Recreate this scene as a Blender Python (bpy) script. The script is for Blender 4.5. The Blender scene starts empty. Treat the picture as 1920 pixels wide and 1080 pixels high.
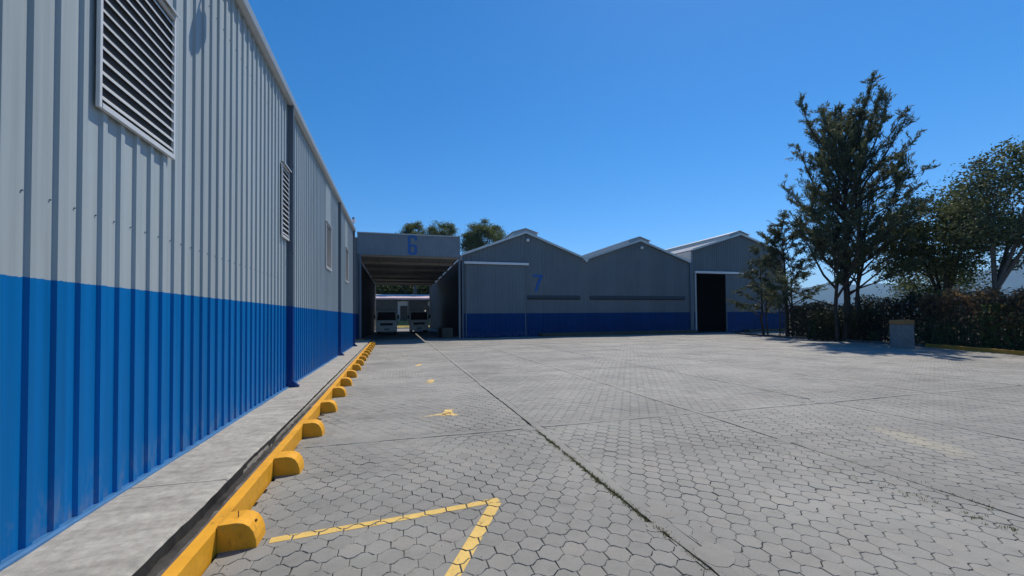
import bpy, bmesh, math, random
import numpy as np
from mathutils import Vector, Matrix

random.seed(7)
rng = np.random.default_rng(11)
S = bpy.context.scene
C = S.collection

# ------------------------------------------------------------------ camera
F_PX, CX, CY, EYE = 760.0, 960.0, 579.0, 1.7
cam_d = bpy.data.cameras.new('camera')
cam = bpy.data.objects.new('camera', cam_d); C.objects.link(cam)
cam_d.sensor_fit = 'HORIZONTAL'; cam_d.sensor_width = 36.0
cam_d.lens = 36.0 * F_PX / 1920.0
cam_d.shift_x = 0.0
cam_d.shift_y = (CY - 540.0) / 1920.0
cam_d.clip_start = 0.05; cam_d.clip_end = 30000.0
YAW, PITCH, ROLL = math.radians(15.7335), math.radians(1.2116), -0.009
cam.matrix_world = (Matrix.Translation((0, 0, EYE)) @ Matrix.Rotation(-YAW, 4, 'Z') @
                    Matrix.Rotation(math.pi / 2 + PITCH, 4, 'X') @ Matrix.Rotation(ROLL, 4, 'Z'))
S.camera = cam

# ------------------------------------------------------------------ sky, sun, exposure
SX, SY = 0.45, 0.43                       # ground shadow per metre of height runs towards -X, -Y
SUN_EL = math.atan2(1.0, math.hypot(SX, SY))
SUN_AZ = math.atan2(SX, SY)               # clockwise from +Y
W = bpy.data.worlds.new('World'); S.world = W; W.use_nodes = True
nt = W.node_tree; nt.nodes.clear()
sky = nt.nodes.new('ShaderNodeTexSky'); sky.sky_type = 'NISHITA'
sky.sun_disc = False; sky.sun_elevation = SUN_EL; sky.sun_rotation = SUN_AZ
sky.altitude = 1500.0; sky.air_density = 1.0; sky.dust_density = 0.3; sky.ozone_density = 4.0
bg = nt.nodes.new('ShaderNodeBackground'); bg.inputs['Strength'].default_value = 0.120
out = nt.nodes.new('ShaderNodeOutputWorld')
hs = nt.nodes.new('ShaderNodeHueSaturation'); hs.inputs['Saturation'].default_value = 1.33; hs.inputs['Value'].default_value = 1.25
nt.links.new(sky.outputs[0], hs.inputs['Color']); nt.links.new(hs.outputs[0], bg.inputs[0]); nt.links.new(bg.outputs[0], out.inputs[0])
sd = bpy.data.lights.new('sun', 'SUN'); sd.energy = 4.6; sd.angle = math.radians(0.53)
sd.color = (1.0, 0.915, 0.775)
sun = bpy.data.objects.new('sun', sd); C.objects.link(sun)
sun.rotation_euler = Vector((SX, SY, 1.0)).to_track_quat('Z', 'Y').to_euler()
sun.location = (20, 20, 60)
S.view_settings.view_transform = 'Standard'; S.view_settings.look = 'None'
S.view_settings.exposure = 0.0; S.view_settings.gamma = 1.0; S.view_settings.use_curve_mapping = False
S.render.engine = 'CYCLES'
S.cycles.max_bounces = 6; S.cycles.diffuse_bounces = 3; S.cycles.transparent_max_bounces = 8
S.cycles.volume_bounces = 0

# ------------------------------------------------------------------ materials
def nd(t, kind, **kw):
    n = t.nodes.new(kind)
    for k, v in kw.items(): setattr(n, k, v)
    return n
def ramp(t, fac, stops):
    r = nd(t, 'ShaderNodeValToRGB'); el = r.color_ramp.elements
    while len(el) < len(stops): el.new(0.5)
    for e, (p, c) in zip(el, stops):
        e.position = p; e.color = (c, c, c, 1) if not hasattr(c, '__len__') else (*c, 1)
    t.links.new(fac, r.inputs[0]); return r.outputs[0]
def mix(t, fac, a, b, mode='MIX'):
    m = nd(t, 'ShaderNodeMix', data_type='RGBA', blend_type=mode)
    for sock, v in ((m.inputs[0], fac), (m.inputs[6], a), (m.inputs[7], b)):
        if isinstance(v, (int, float)): sock.default_value = v
        elif isinstance(v, tuple): sock.default_value = (*v, 1)
        else: t.links.new(v, sock)
    return m.outputs[2]
def math_n(t, op, a, b=0.0):
    m = nd(t, 'ShaderNodeMath', operation=op)
    for s, v in ((m.inputs[0], a), (m.inputs[1], b)):
        if isinstance(v, (int, float)): s.default_value = v
        else: t.links.new(v, s)
    return m.outputs[0]
def noise(t, vec, scale, detail=4.0, rough=0.55, out=0):
    n = nd(t, 'ShaderNodeTexNoise'); n.inputs['Scale'].default_value = scale
    n.inputs['Detail'].default_value = detail; n.inputs['Roughness'].default_value = rough
    if vec is not None: t.links.new(vec, n.inputs['Vector'])
    return n.outputs[out]
def pos(t, scale=(1, 1, 1)):
    g = nd(t, 'ShaderNodeNewGeometry'); m = nd(t, 'ShaderNodeMapping')
    m.inputs['Scale'].default_value = scale
    t.links.new(g.outputs['Position'], m.inputs['Vector']); return m.outputs[0]
def bump(t, h, strength=0.3, dist=0.01):
    b = nd(t, 'ShaderNodeBump'); b.inputs['Strength'].default_value = strength
    b.inputs['Distance'].default_value = dist; t.links.new(h, b.inputs['Height']); return b.outputs[0]
def newmat(name, rough=0.6, metal=0.0, spec=0.5):
    m = bpy.data.materials.new(name); m.use_nodes = True
    t = m.node_tree; p = t.nodes['Principled BSDF']
    p.inputs['Roughness'].default_value = rough; p.inputs['Metallic'].default_value = metal
    p.inputs['Specular IOR Level'].default_value = spec
    return m, t, p
def plain(name, col, rough=0.6, metal=0.0, spec=0.5, var=0.12, scale=6.0, bmp=0.0):
    m, t, p = newmat(name, rough, metal, spec)
    n = noise(t, pos(t), scale, 5)
    lo = tuple(c * (1 - var) for c in col); hi = tuple(min(1, c * (1 + var)) for c in col)
    t.links.new(ramp(t, n, [(0.3, lo), (0.7, hi)]), p.inputs['Base Color'])
    if bmp: t.links.new(bump(t, noise(t, pos(t), scale * 8, 4), bmp, 0.004), p.inputs['Normal'])
    return m
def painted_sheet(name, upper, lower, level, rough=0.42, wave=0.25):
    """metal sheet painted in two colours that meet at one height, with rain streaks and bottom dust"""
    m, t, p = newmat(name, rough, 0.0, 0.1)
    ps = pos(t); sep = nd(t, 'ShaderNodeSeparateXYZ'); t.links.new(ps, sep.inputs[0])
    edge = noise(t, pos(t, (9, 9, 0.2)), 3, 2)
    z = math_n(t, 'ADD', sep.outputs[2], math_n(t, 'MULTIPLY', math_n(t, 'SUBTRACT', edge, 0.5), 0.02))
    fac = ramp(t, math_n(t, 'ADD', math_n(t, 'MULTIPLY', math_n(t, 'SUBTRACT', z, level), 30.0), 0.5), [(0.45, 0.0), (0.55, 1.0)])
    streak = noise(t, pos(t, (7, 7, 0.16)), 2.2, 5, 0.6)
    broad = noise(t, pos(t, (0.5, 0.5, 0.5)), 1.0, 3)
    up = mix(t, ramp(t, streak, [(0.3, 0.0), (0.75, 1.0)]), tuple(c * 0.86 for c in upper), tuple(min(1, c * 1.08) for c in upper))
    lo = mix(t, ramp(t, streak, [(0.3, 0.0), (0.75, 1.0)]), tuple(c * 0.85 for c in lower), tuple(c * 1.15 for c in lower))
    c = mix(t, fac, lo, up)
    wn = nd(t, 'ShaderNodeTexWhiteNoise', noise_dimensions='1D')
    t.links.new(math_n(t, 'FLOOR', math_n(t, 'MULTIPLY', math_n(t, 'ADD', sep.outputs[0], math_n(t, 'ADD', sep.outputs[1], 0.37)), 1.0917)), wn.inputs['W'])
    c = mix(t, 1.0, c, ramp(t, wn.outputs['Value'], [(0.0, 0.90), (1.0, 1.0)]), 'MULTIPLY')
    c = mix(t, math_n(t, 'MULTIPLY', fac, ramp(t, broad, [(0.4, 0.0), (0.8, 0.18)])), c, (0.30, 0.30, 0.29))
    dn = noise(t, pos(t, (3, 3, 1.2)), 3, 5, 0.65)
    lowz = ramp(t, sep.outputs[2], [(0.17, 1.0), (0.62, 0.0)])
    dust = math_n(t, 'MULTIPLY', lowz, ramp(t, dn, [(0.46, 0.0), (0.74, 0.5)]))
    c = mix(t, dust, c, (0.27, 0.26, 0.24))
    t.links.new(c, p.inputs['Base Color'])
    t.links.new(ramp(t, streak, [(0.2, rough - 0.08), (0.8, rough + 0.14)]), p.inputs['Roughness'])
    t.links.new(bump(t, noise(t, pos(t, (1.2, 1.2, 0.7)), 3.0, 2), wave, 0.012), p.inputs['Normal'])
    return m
def foliage(name, dark, light, trans=0.25, rough=0.55):
    m, t, p = newmat(name, rough, 0.0, 0.25)
    a = nd(t, 'ShaderNodeAttribute'); a.attribute_name = 'tone'
    n = noise(t, pos(t), 0.45, 3)
    f = math_n(t, 'ADD', math_n(t, 'MULTIPLY', a.outputs['Fac'], 0.65), math_n(t, 'MULTIPLY', math_n(t, 'SUBTRACT', n, 0.35), 1.0))
    c = ramp(t, f, [(0.1, dark), (0.9, light)])
    t.links.new(c, p.inputs['Base Color'])
    tr = nd(t, 'ShaderNodeBsdfTranslucent'); t.links.new(c, tr.inputs['Color'])
    mx = nd(t, 'ShaderNodeMixShader'); mx.inputs[0].default_value = trans
    o = t.nodes['Material Output']
    t.links.new(p.outputs[0], mx.inputs[1]); t.links.new(tr.outputs[0], mx.inputs[2]); t.links.new(mx.outputs[0], o.inputs[0])
    return m
def bark(name, a, b):
    m, t, p = newmat(name, 0.85, 0, 0.2)
    n = noise(t, pos(t, (6, 6, 1.2)), 3, 6, 0.7)
    t.links.new(ramp(t, n, [(0.3, a), (0.7, b)]), p.inputs['Base Color'])
    t.links.new(bump(t, n, 0.8, 0.03), p.inputs['Normal']); return m

M = {}
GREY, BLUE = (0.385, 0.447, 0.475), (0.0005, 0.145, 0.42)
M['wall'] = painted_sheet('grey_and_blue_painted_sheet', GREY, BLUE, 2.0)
M['gable'] = painted_sheet('shade_toned_grey_and_blue_sheet', (0.160, 0.190, 0.212), (0.0008, 0.044, 0.165), 2.06, 0.5, 0.15)  # both paints darkened: the front walls' shade is put into their colour
M['fascia'] = plain('slate_painted_sheet', (0.15, 0.18, 0.21), 0.5, var=0.08, scale=1.5)
M['galv'] = plain('pale_roof_sheet', (0.55, 0.55, 0.54), 0.42, 0.35, var=0.12, scale=1.2)
M['trim'] = plain('grey_painted_trim', (0.42, 0.455, 0.48), 0.4, var=0.06)
M['white'] = plain('white_painted_steel', (0.72, 0.72, 0.74), 0.45, var=0.06)
M['pipe'] = plain('slate_blue_downpipe', (0.10, 0.135, 0.18), 0.45, var=0.08)
M['pipe_blue'] = painted_sheet('slate_and_blue_downpipe', (0.105, 0.135, 0.175), (0.004, 0.05, 0.22), 2.0, 0.45, 0.05)
M['bluetrim'] = plain('blue_painted_flashing', (0.045, 0.155, 0.33), 0.4, var=0.15, scale=9)
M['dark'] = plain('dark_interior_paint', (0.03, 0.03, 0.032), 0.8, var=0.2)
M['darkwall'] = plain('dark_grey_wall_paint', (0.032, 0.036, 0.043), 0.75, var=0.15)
M['soffit'] = plain('brown_grey_soffit_sheet', (0.34, 0.32, 0.29), 0.6, var=0.12, scale=1.5)
M['number'] = plain('dark_blue_number_paint', (0.002, 0.095, 0.35), 0.5, var=0.1)
M['slat'] = plain('pale_louvre_slat', (0.60, 0.62, 0.63), 0.4, var=0.06)
M['fibre'] = plain('translucent_pale_sheet', (0.60, 0.62, 0.58), 0.35, var=0.08, scale=2)
M['steel'] = plain('galvanised_steel', (0.4, 0.4, 0.4), 0.4, 0.7, var=0.15)
M['rubber'] = plain('black_rubber', (0.02, 0.02, 0.02), 0.8, var=0.2)
M['glass'] = plain('dark_vehicle_glass', (0.012, 0.016, 0.02), 0.08, var=0.05)
M['truckpaint'] = plain('dusty_white_truck_paint', (0.62, 0.63, 0.64), 0.35, var=0.06, scale=2)
M['boxpaint'] = plain('off_white_cargo_box_paint', (0.40, 0.39, 0.42), 0.45, var=0.06, scale=2)
M['lamp'] = plain('milky_lamp_glass', (0.7, 0.7, 0.68), 0.3, var=0.03)
M['redroof'] = plain('faded_pink_roof_sheet', (0.62, 0.44, 0.43), 0.5, var=0.1, scale=2)
M['cream'] = plain('cream_wall_paint', (0.50, 0.49, 0.46), 0.7, var=0.08, scale=1)

def concrete_mat(name, col, stain, streak=False, mottled=1.0, moss=0.0):
    m, t, p = newmat(name, 0.85, 0, 0.25)
    a = noise(t, pos(t, (0.75, 2.2, 1) if streak else (1, 1, 1)), 2.6 if streak else 2.2, 8, 0.68)
    b = noise(t, pos(t), 14, 6, 0.7)
    c = mix(t, ramp(t, a, [(0.32, 0.0), (0.68, 1.0)]), stain, col)
    c = mix(t, ramp(t, b, [(0.35, 0.35 * mottled), (0.6, 0.0)]), c, tuple(x * 0.45 for x in stain))
    fine = noise(t, pos(t), 170, 3, 0.6)
    c = mix(t, ramp(t, fine, [(0.3, 0.22), (0.62, 0.0)]), c, tuple(x * 0.5 for x in stain))
    t.links.new(c, p.inputs['Base Color'])
    h = math_n(t, 'ADD', math_n(t, 'MULTIPLY', b, 0.7), math_n(t, 'MULTIPLY', fine, 0.3))
    t.links.new(bump(t, h, 0.55, 0.006), p.inputs['Normal']); return m
M['walk'] = concrete_mat('weathered_walkway_concrete', (0.49, 0.465, 0.415), (0.29, 0.272, 0.242), True, 1.2)
M['strip'] = concrete_mat('grey_strip_concrete', (0.295, 0.291, 0.285), (0.245, 0.243, 0.238))
M['step'] = concrete_mat('dull_step_concrete', (0.12, 0.11, 0.085), (0.08, 0.072, 0.055))
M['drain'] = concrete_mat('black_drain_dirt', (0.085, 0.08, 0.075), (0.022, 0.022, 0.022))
M['kerbgrey'] = concrete_mat('grimy_kerb_back_concrete', (0.21, 0.19, 0.18), (0.06, 0.055, 0.055), True)
M['block'] = concrete_mat('pillar_concrete', (0.30, 0.29, 0.28), (0.21, 0.21, 0.21))

def yellow_mat(name, col, worn, amount):
    m, t, p = newmat(name, 0.6, 0, 0.3)
    a = noise(t, pos(t), 7, 7, 0.7); b = noise(t, pos(t), 38, 5, 0.65)
    c = mix(t, ramp(t, a, [(0.35, 0.0), (0.7, 1.0)]), tuple(x * 0.82 for x in col), col)
    w = math_n(t, 'MULTIPLY', ramp(t, b, [(0.55, 0.0), (0.7, 1.0)]), ramp(t, a, [(0.45, 0.0), (0.62, 1.0)]))
    g = noise(t, pos(t), 3.3, 6, 0.7); sc = noise(t, pos(t, (1, 1, 0.3)), 16, 4, 0.6)
    c = mix(t, ramp(t, g, [(0.45, 0.0), (0.75, 0.55)]), c, tuple(x * 0.55 for x in col))
    c = mix(t, math_n(t, 'MULTIPLY', ramp(t, sc, [(0.6, 0.0), (0.7, 0.5)]), ramp(t, g, [(0.4, 0.0), (0.6, 1.0)])), c, (0.05, 0.04, 0.03))
    c = mix(t, math_n(t, 'MULTIPLY', w, amount), c, worn)
    t.links.new(c, p.inputs['Base Color'])
    t.links.new(bump(t, b, 0.35, 0.004), p.inputs['Normal']); return m
M['yellow'] = yellow_mat('yellow_kerb_paint', (0.80, 0.38, 0.022), (0.36, 0.24, 0.13), 0.9)
M['yellow_worn'] = yellow_mat('ochre_kerb_paint', (0.50, 0.26, 0.035), (0.20, 0.16, 0.12), 0.9)
M['rustpaint'] = yellow_mat('orange_brown_pillar_paint', (0.40, 0.20, 0.07), (0.25, 0.20, 0.16), 0.9)
M['line'] = yellow_mat('yellow_road_paint', (0.74, 0.50, 0.14), (0.30, 0.28, 0.25), 0.75)

def faded_line_mat():
    m, t, p = newmat('faded_yellow_road_paint', 0.7, 0, 0.3)
    a = noise(t, pos(t), 9, 6, 0.75)
    at = nd(t, 'ShaderNodeAttribute'); at.attribute_name = 'tone'
    f = math_n(t, 'ADD', math_n(t, 'SUBTRACT', a, 0.5), at.outputs['Fac'])
    c = ramp(t, f, [(0.33, (0.27, 0.265, 0.26)), (0.62, (0.72, 0.50, 0.18))])
    t.links.new(c, p.inputs['Base Color']); return m
M['line_faded'] = faded_line_mat()

def paver_mat():
    m, t, p = newmat('grey_concrete_paver', 0.72, 0, 0.4)
    oi = nd(t, 'ShaderNodeObjectInfo'); at = nd(t, 'ShaderNodeAttribute'); at.attribute_name = 'tone'
    r = math_n(t, 'FRACT', math_n(t, 'ADD', oi.outputs['Random'], at.outputs['Fac']))
    base = ramp(t, r, [(0.0, (0.236, 0.233, 0.228)), (0.3, (0.256, 0.253, 0.248)), (0.7, (0.270, 0.266, 0.262)), (0.92, (0.276, 0.265, 0.255)), (1.0, (0.238, 0.246, 0.243))])
    big = noise(t, pos(t), 0.55, 5, 0.6)
    c = mix(t, ramp(t, big, [(0.3, 0.0), (0.7, 1.0)]), mix(t, 0.9, base, (0.78, 0.78, 0.80), 'MULTIPLY'), mix(t, 0.9, base, (1.22, 1.21, 1.20), 'MULTIPLY'))
    md = noise(t, pos(t), 5.5, 6, 0.7)
    c = mix(t, ramp(t, md, [(0.50, 0.0), (0.74, 0.45)]), c, (0.145, 0.140, 0.132))
    fine = noise(t, pos(t), 240, 3, 0.7)
    c = mix(t, ramp(t, fine, [(0.34, 0.5), (0.56, 0.0)]), c, (0.11, 0.11, 0.105))
    c = mix(t, ramp(t, fine, [(0.60, 0.0), (0.74, 0.4)]), c, (0.42, 0.42, 0.41))
    c = mix(t, 1.0, c, (1.0, 0.99, 0.925), 'MULTIPLY')
    # far yard lightened, its grazing-light brightness painted into the colour; oil spots and tyre-darkened lanes
    sp = nd(t, 'ShaderNodeSeparateXYZ'); t.links.new(pos(t), sp.inputs[0])
    yy = math_n(t, 'ADD', sp.outputs[1], math_n(t, 'MULTIPLY', math_n(t, 'SUBTRACT', noise(t, pos(t), 0.3, 4), 0.5), 9.0))
    c = mix(t, ramp(t, math_n(t, 'MULTIPLY', yy, 0.05), [(0.2, 0.0), (0.62, 1.0)]), c, mix(t, 1.0, c, (1.30, 1.29, 1.29), 'MULTIPLY'))
    spot = noise(t, pos(t), 0.9, 3, 0.5)
    c = mix(t, ramp(t, spot, [(0.62, 0.0), (0.72, 0.65)]), c, mix(t, 1.0, c, (0.66, 0.65, 0.64), 'MULTIPLY'))
    lane = noise(t, pos(t, (0.25, 1.6, 1)), 0.8, 4, 0.6)
    c = mix(t, ramp(t, lane, [(0.46, 0.0), (0.68, 0.65)]), c, mix(t, 1.0, c, (0.80, 0.79, 0.78), 'MULTIPLY'))
    # each field between the strips was laid from its own batch
    fx = math_n(t, 'FLOOR', math_n(t, 'MULTIPLY', math_n(t, 'ADD', sp.outputs[0], 0.92), 0.33333))
    fy = math_n(t, 'FLOOR', math_n(t, 'MULTIPLY', math_n(t, 'ADD', sp.outputs[1], 0.05), 0.1647))
    wn = nd(t, 'ShaderNodeTexWhiteNoise', noise_dimensions='1D'); t.links.new(math_n(t, 'ADD', math_n(t, 'MULTIPLY', fx, 7.3), math_n(t, 'MULTIPLY', fy, 3.1)), wn.inputs['W'])
    c = mix(t, 1.0, c, ramp(t, wn.outputs['Value'], [(0.0, 0.90), (1.0, 1.0)]), 'MULTIPLY')
    # spilt yellowish sand
    dx = math_n(t, 'ADD', math_n(t, 'SUBTRACT', sp.outputs[0], 6.70), math_n(t, 'MULTIPLY', math_n(t, 'SUBTRACT', sp.outputs[1], 3.8), -0.28))
    u = math_n(t, 'MULTIPLY', dx, 3.6); v = math_n(t, 'MULTIPLY', math_n(t, 'SUBTRACT', sp.outputs[1], 3.8), 1.25)
    r2 = math_n(t, 'ADD', math_n(t, 'MULTIPLY', u, u), math_n(t, 'MULTIPLY', v, v))
    r2 = math_n(t, 'ADD', r2, math_n(t, 'MULTIPLY', math_n(t, 'SUBTRACT', noise(t, pos(t), 5, 6, 0.7), 0.5), 2.4))
    c = mix(t, ramp(t, r2, [(0.1, 0.6), (1.0, 0.0)]), c, (0.36, 0.32, 0.235))
    t.links.new(c, p.inputs['Base Color'])
    h = math_n(t, 'ADD', math_n(t, 'MULTIPLY', noise(t, pos(t), 45, 5), 0.6), math_n(t, 'MULTIPLY', fine, 0.4))
    t.links.new(bump(t, h, 0.45, 0.004), p.inputs['Normal']); return m
M['paver'] = paver_mat()
def joint_mat():
    m, t, p = newmat('joint_sand_and_dust', 0.95, 0, 0.1)
    at = nd(t, 'ShaderNodeAttribute'); at.attribute_name = 'fill'
    n = noise(t, pos(t), 60, 4)
    f = math_n(t, 'ADD', at.outputs['Fac'], math_n(t, 'MULTIPLY', math_n(t, 'SUBTRACT', n, 0.5), 0.5))
    c = ramp(t, f, [(0.2, (0.035, 0.033, 0.028)), (0.55, (0.095, 0.091, 0.082)), (1.0, (0.275, 0.270, 0.262))])
    t.links.new(c, p.inputs['Base Color'])
    t.links.new(bump(t, n, 0.5, 0.005), p.inputs['Normal']); return m
M['joint'] = joint_mat()
M['soil'] = plain('dry_grass_and_soil', (0.11, 0.105, 0.055), 0.95, var=0.45, scale=0.9, bmp=0.5)
M['drygrass'] = plain('yellow_dry_grass', (0.30, 0.24, 0.07), 0.95, var=0.3, scale=2)
M['hill'] = plain('wooded_hillside', (0.04, 0.065, 0.04), 0.95, var=0.4, scale=0.006)
M['leaf_casuarina'] = foliage('dark_needle_foliage', (0.048, 0.066, 0.034), (0.135, 0.150, 0.080), 0.45)
M['leaf_olive'] = foliage('olive_drooping_foliage', (0.05, 0.066, 0.03), (0.13, 0.14, 0.07), 0.42)
M['leaf_broad'] = foliage('mid_green_leaf_foliage', (0.04, 0.062, 0.022), (0.14, 0.17, 0.06), 0.45)
M['leaf_grey'] = foliage('grey_green_leaf_foliage', (0.05, 0.07, 0.036), (0.14, 0.17, 0.08), 0.45)
M['leaf_dome'] = foliage('olive_green_dome_foliage', (0.06, 0.095, 0.03), (0.17, 0.19, 0.06), 0.5)
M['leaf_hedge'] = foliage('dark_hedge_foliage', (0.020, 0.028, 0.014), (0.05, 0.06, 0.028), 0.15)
M['leaf_vine'] = foliage('reddish_brown_vine_foliage', (0.09, 0.07, 0.036), (0.28, 0.175, 0.09), 0.5)
M['leaf_bright'] = foliage('bright_green_shrub_foliage', (0.06, 0.10, 0.025), (0.16, 0.20, 0.06), 0.35)
M['bark_dark'] = bark('dark_bark', (0.028, 0.023, 0.019), (0.075, 0.062, 0.05))
M['bark_pale'] = bark('pale_bark', (0.20, 0.18, 0.16), (0.36, 0.33, 0.30))
M['bark_mid'] = bark('grey_bark', (0.07, 0.062, 0.055), (0.17, 0.155, 0.14))
M['ventgrey'] = plain('charcoal_vent_hood_paint', (0.05, 0.055, 0.062), 0.7, var=0.1)
M['fence'] = plain('dark_brown_fence_steel', (0.045, 0.035, 0.03), 0.7, var=0.25)
M['moss'] = foliage('joint_weeds', (0.08, 0.09, 0.035), (0.24, 0.22, 0.09), 0.3)

# ------------------------------------------------------------------ builders
def link(o, parent=None):
    C.objects.link(o)
    if parent is not None: o.parent = parent
    return o
def tag(o, label=None, cat=None, group=None, kind=None):
    if label: o['label'] = label
    if cat: o['category'] = cat
    if group: o['group'] = group
    if kind: o['kind'] = kind
    return o
def thing(name, loc, label, cat, group=None, rz=0.0):
    o = bpy.data.objects.new(name, None); o.empty_display_size = 0.2
    o.location = loc; o.rotation_euler = (0, 0, rz); C.objects.link(o)
    bpy.context.view_layer.update()
    return tag(o, label, cat, group)
class MB:
    """collects shapes in world coordinates, then links them as one mesh object"""
    def __init__(s): s.v = []; s.f = []
    def add(s, vs, fs):
        b = len(s.v); s.v += [tuple(v) for v in vs]; s.f += [tuple(i + b for i in f) for f in fs]; return s
    def box(s, x0, x1, y0, y1, z0, z1):
        return s.add([(x0, y0, z0), (x1, y0, z0), (x1, y1, z0), (x0, y1, z0), (x0, y0, z1), (x1, y0, z1), (x1, y1, z1), (x0, y1, z1)],
                     [(0, 3, 2, 1), (4, 5, 6, 7), (0, 1, 5, 4), (1, 2, 6, 5), (2, 3, 7, 6), (3, 0, 4, 7)])
    def prism(s, poly, axis, a, b):
        """poly: 2D outline; axis 'y': (x,z), 'x': (y,z), 'z': (x,y), run from a to b"""
        n = len(poly)
        def P(p, t): return (p[0], t, p[1]) if axis == 'y' else (t, p[0], p[1]) if axis == 'x' else (p[0], p[1], t)
        vs = [P(p, a) for p in poly] + [P(p, b) for p in poly]
        fs = [tuple(range(n)), tuple(range(2 * n - 1, n - 1, -1))] + [(i, i + n, (i + 1) % n + n, (i + 1) % n) for i in range(n)]
        return s.add(vs, fs)
    def tube(s, pts, rad, n=8, cap=True):
        pts = [Vector(p) for p in pts]; rings = []
        if not hasattr(rad, '__len__'): rad = [rad] * len(pts)
        b = len(s.v)
        for i, p in enumerate(pts):
            d = (pts[min(i + 1, len(pts) - 1)] - pts[max(i - 1, 0)]).normalized()
            u = d.orthogonal().normalized() if abs(d.z) < 0.9 else d.cross(Vector((0, 1, 0))).normalized()
            w = d.cross(u)
            for k in range(n):
                a = 2 * math.pi * k / n
                s.v.append(tuple(p + (u * math.cos(a) + w * math.sin(a)) * rad[i]))
        for i in range(len(pts) - 1):
            for k in range(n):
                s.f.append((b + i * n + k, b + i * n + (k + 1) % n, b + (i + 1) * n + (k + 1) % n, b + (i + 1) * n + k))
        if cap:
            s.f.append(tuple(b + k for k in range(n - 1, -1, -1))); e = b + (len(pts) - 1) * n
            s.f.append(tuple(e + k for k in range(n)))
        return s
    def sphere(s, c, r, n=8, m=6, sc=(1, 1, 1)):
        b = len(s.v)
        for i in range(m + 1):
            th = math.pi * i / m
            for k in range(n):
                ph = 2 * math.pi * k / n
                s.v.append((c[0] + r * sc[0] * math.sin(th) * math.cos(ph), c[1] + r * sc[1] * math.sin(th) * math.sin(ph), c[2] + r * sc[2] * math.cos(th)))
        for i in range(m):
            for k in range(n):
                s.f.append((b + i * n + k, b + (i + 1) * n + k, b + (i + 1) * n + (k + 1) % n, b + i * n + (k + 1) % n))
        return s
    def build(s, name, mat, parent=None, bevel=0.0, smooth=False, seg=2):
        me = bpy.data.meshes.new(name); me.from_pydata(s.v, [], s.f)
        bm = bmesh.new(); bm.from_mesh(me)
        bmesh.ops.recalc_face_normals(bm, faces=bm.faces)
        if bevel:
            es = [e for e in bm.edges if len(e.link_faces) == 2 and e.calc_face_angle(0) > 0.5]
            bmesh.ops.bevel(bm, geom=es, offset=bevel, segments=seg, affect='EDGES', profile=0.5)
        bm.to_mesh(me); bm.free()
        if smooth:
            for p in me.polygons: p.use_smooth = True
        me.materials.append(M[mat] if isinstance(mat, str) else mat)
        o = bpy.data.objects.new(name, me); C.objects.link(o)
        if parent is not None:
            o.parent = parent; o.matrix_parent_inverse = parent.matrix_world.inverted()
        return o
def np_mesh(name, verts, faces_flat, sizes, mat, parent=None, attrs=None):
    """fast mesh from numpy arrays; attrs: {name: per-vertex float array}"""
    me = bpy.data.meshes.new(name)
    me.vertices.add(len(verts)); me.vertices.foreach_set('co', np.asarray(verts, np.float32).ravel())
    me.loops.add(len(faces_flat)); me.loops.foreach_set('vertex_index', np.asarray(faces_flat, np.int32))
    me.polygons.add(len(sizes)); st = np.concatenate([[0], np.cumsum(sizes)[:-1]]).astype(np.int32)
    me.polygons.foreach_set('loop_start', st); me.polygons.foreach_set('loop_total', np.asarray(sizes, np.int32))
    me.polygons.foreach_set('use_smooth', np.zeros(len(sizes), bool))
    for k, a in (attrs or {}).items():
        at = me.attributes.new(k, 'FLOAT', 'POINT'); at.data.foreach_set('value', np.asarray(a, np.float32))
    me.update(); me.validate()
    me.materials.append(M[mat] if isinstance(mat, str) else mat)
    o = bpy.data.objects.new(name, me); C.objects.link(o)
    if parent is not None:
        o.parent = parent; o.matrix_parent_inverse = parent.matrix_world.inverted()
    return o
def copy_tree(o, parent=None):
    c = o.copy(); C.objects.link(c)
    if parent is not None: c.parent = parent
    for ch in o.children: copy_tree(ch, c)
    return c

# value noise used for geometry (not shading)
_g = rng.random((64, 64))
def vnoise(x, y, s=1.0):
    x = np.asarray(x) * s; y = np.asarray(y) * s
    xi = np.floor(x).astype(int); yi = np.floor(y).astype(int); fx = x - xi; fy = y - yi
    fx = fx * fx * (3 - 2 * fx); fy = fy * fy * (3 - 2 * fy)
    a = _g[xi % 64, yi % 64]; b = _g[(xi + 1) % 64, yi % 64]; c = _g[xi % 64, (yi + 1) % 64]; d = _g[(xi + 1) % 64, (yi + 1) % 64]
    return (a * (1 - fx) + b * fx) * (1 - fy) + (c * (1 - fx) + d * fx) * fy

# ================================================================== SETTING
# ---- terrain to the horizon
MB().add([(-9000, -9000, -0.09), (9000, -9000, -0.09), (9000, 9000, -0.09), (-9000, 9000, -0.09)], [(0, 1, 2, 3)]).build('terrain', 'soil')
tag(bpy.data.objects['terrain'], 'dry open land stretching to the horizon', kind='structure')

# ---- hills
def hills():
    n, mrow = 90, 14; vs = []; fs = []
    for j in range(mrow):
        for i in range(n):
            az = math.radians(38 + 50 * i / (n - 1)); d = 3300 + 1500 * j / (mrow - 1)
            t = j / (mrow - 1); pr = math.sin(math.pi * min(1, t * 1.0)) ** 0.8
            a = i / (n - 1)
            h = 210 + 60 * math.sin(a * 9.0 + 2.0) + 45 * math.sin(a * 21 + 1) + 60 * float(vnoise(i * 0.31, j * 0.4)) + 18 * float(vnoise(i * 1.7, j * 1.3))
            vs.append((d * math.sin(az), d * math.cos(az), -2 + pr * h))
    for j in range(mrow - 1):
        for i in range(n - 1): fs.append((j * n + i, j * n + i + 1, (j + 1) * n + i + 1, (j + 1) * n + i))
    o = MB().add(vs, fs).build('hills', 'hill', smooth=True)
    tag(o, 'distant blue wooded hills behind the trees', kind='structure')
hills()

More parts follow.
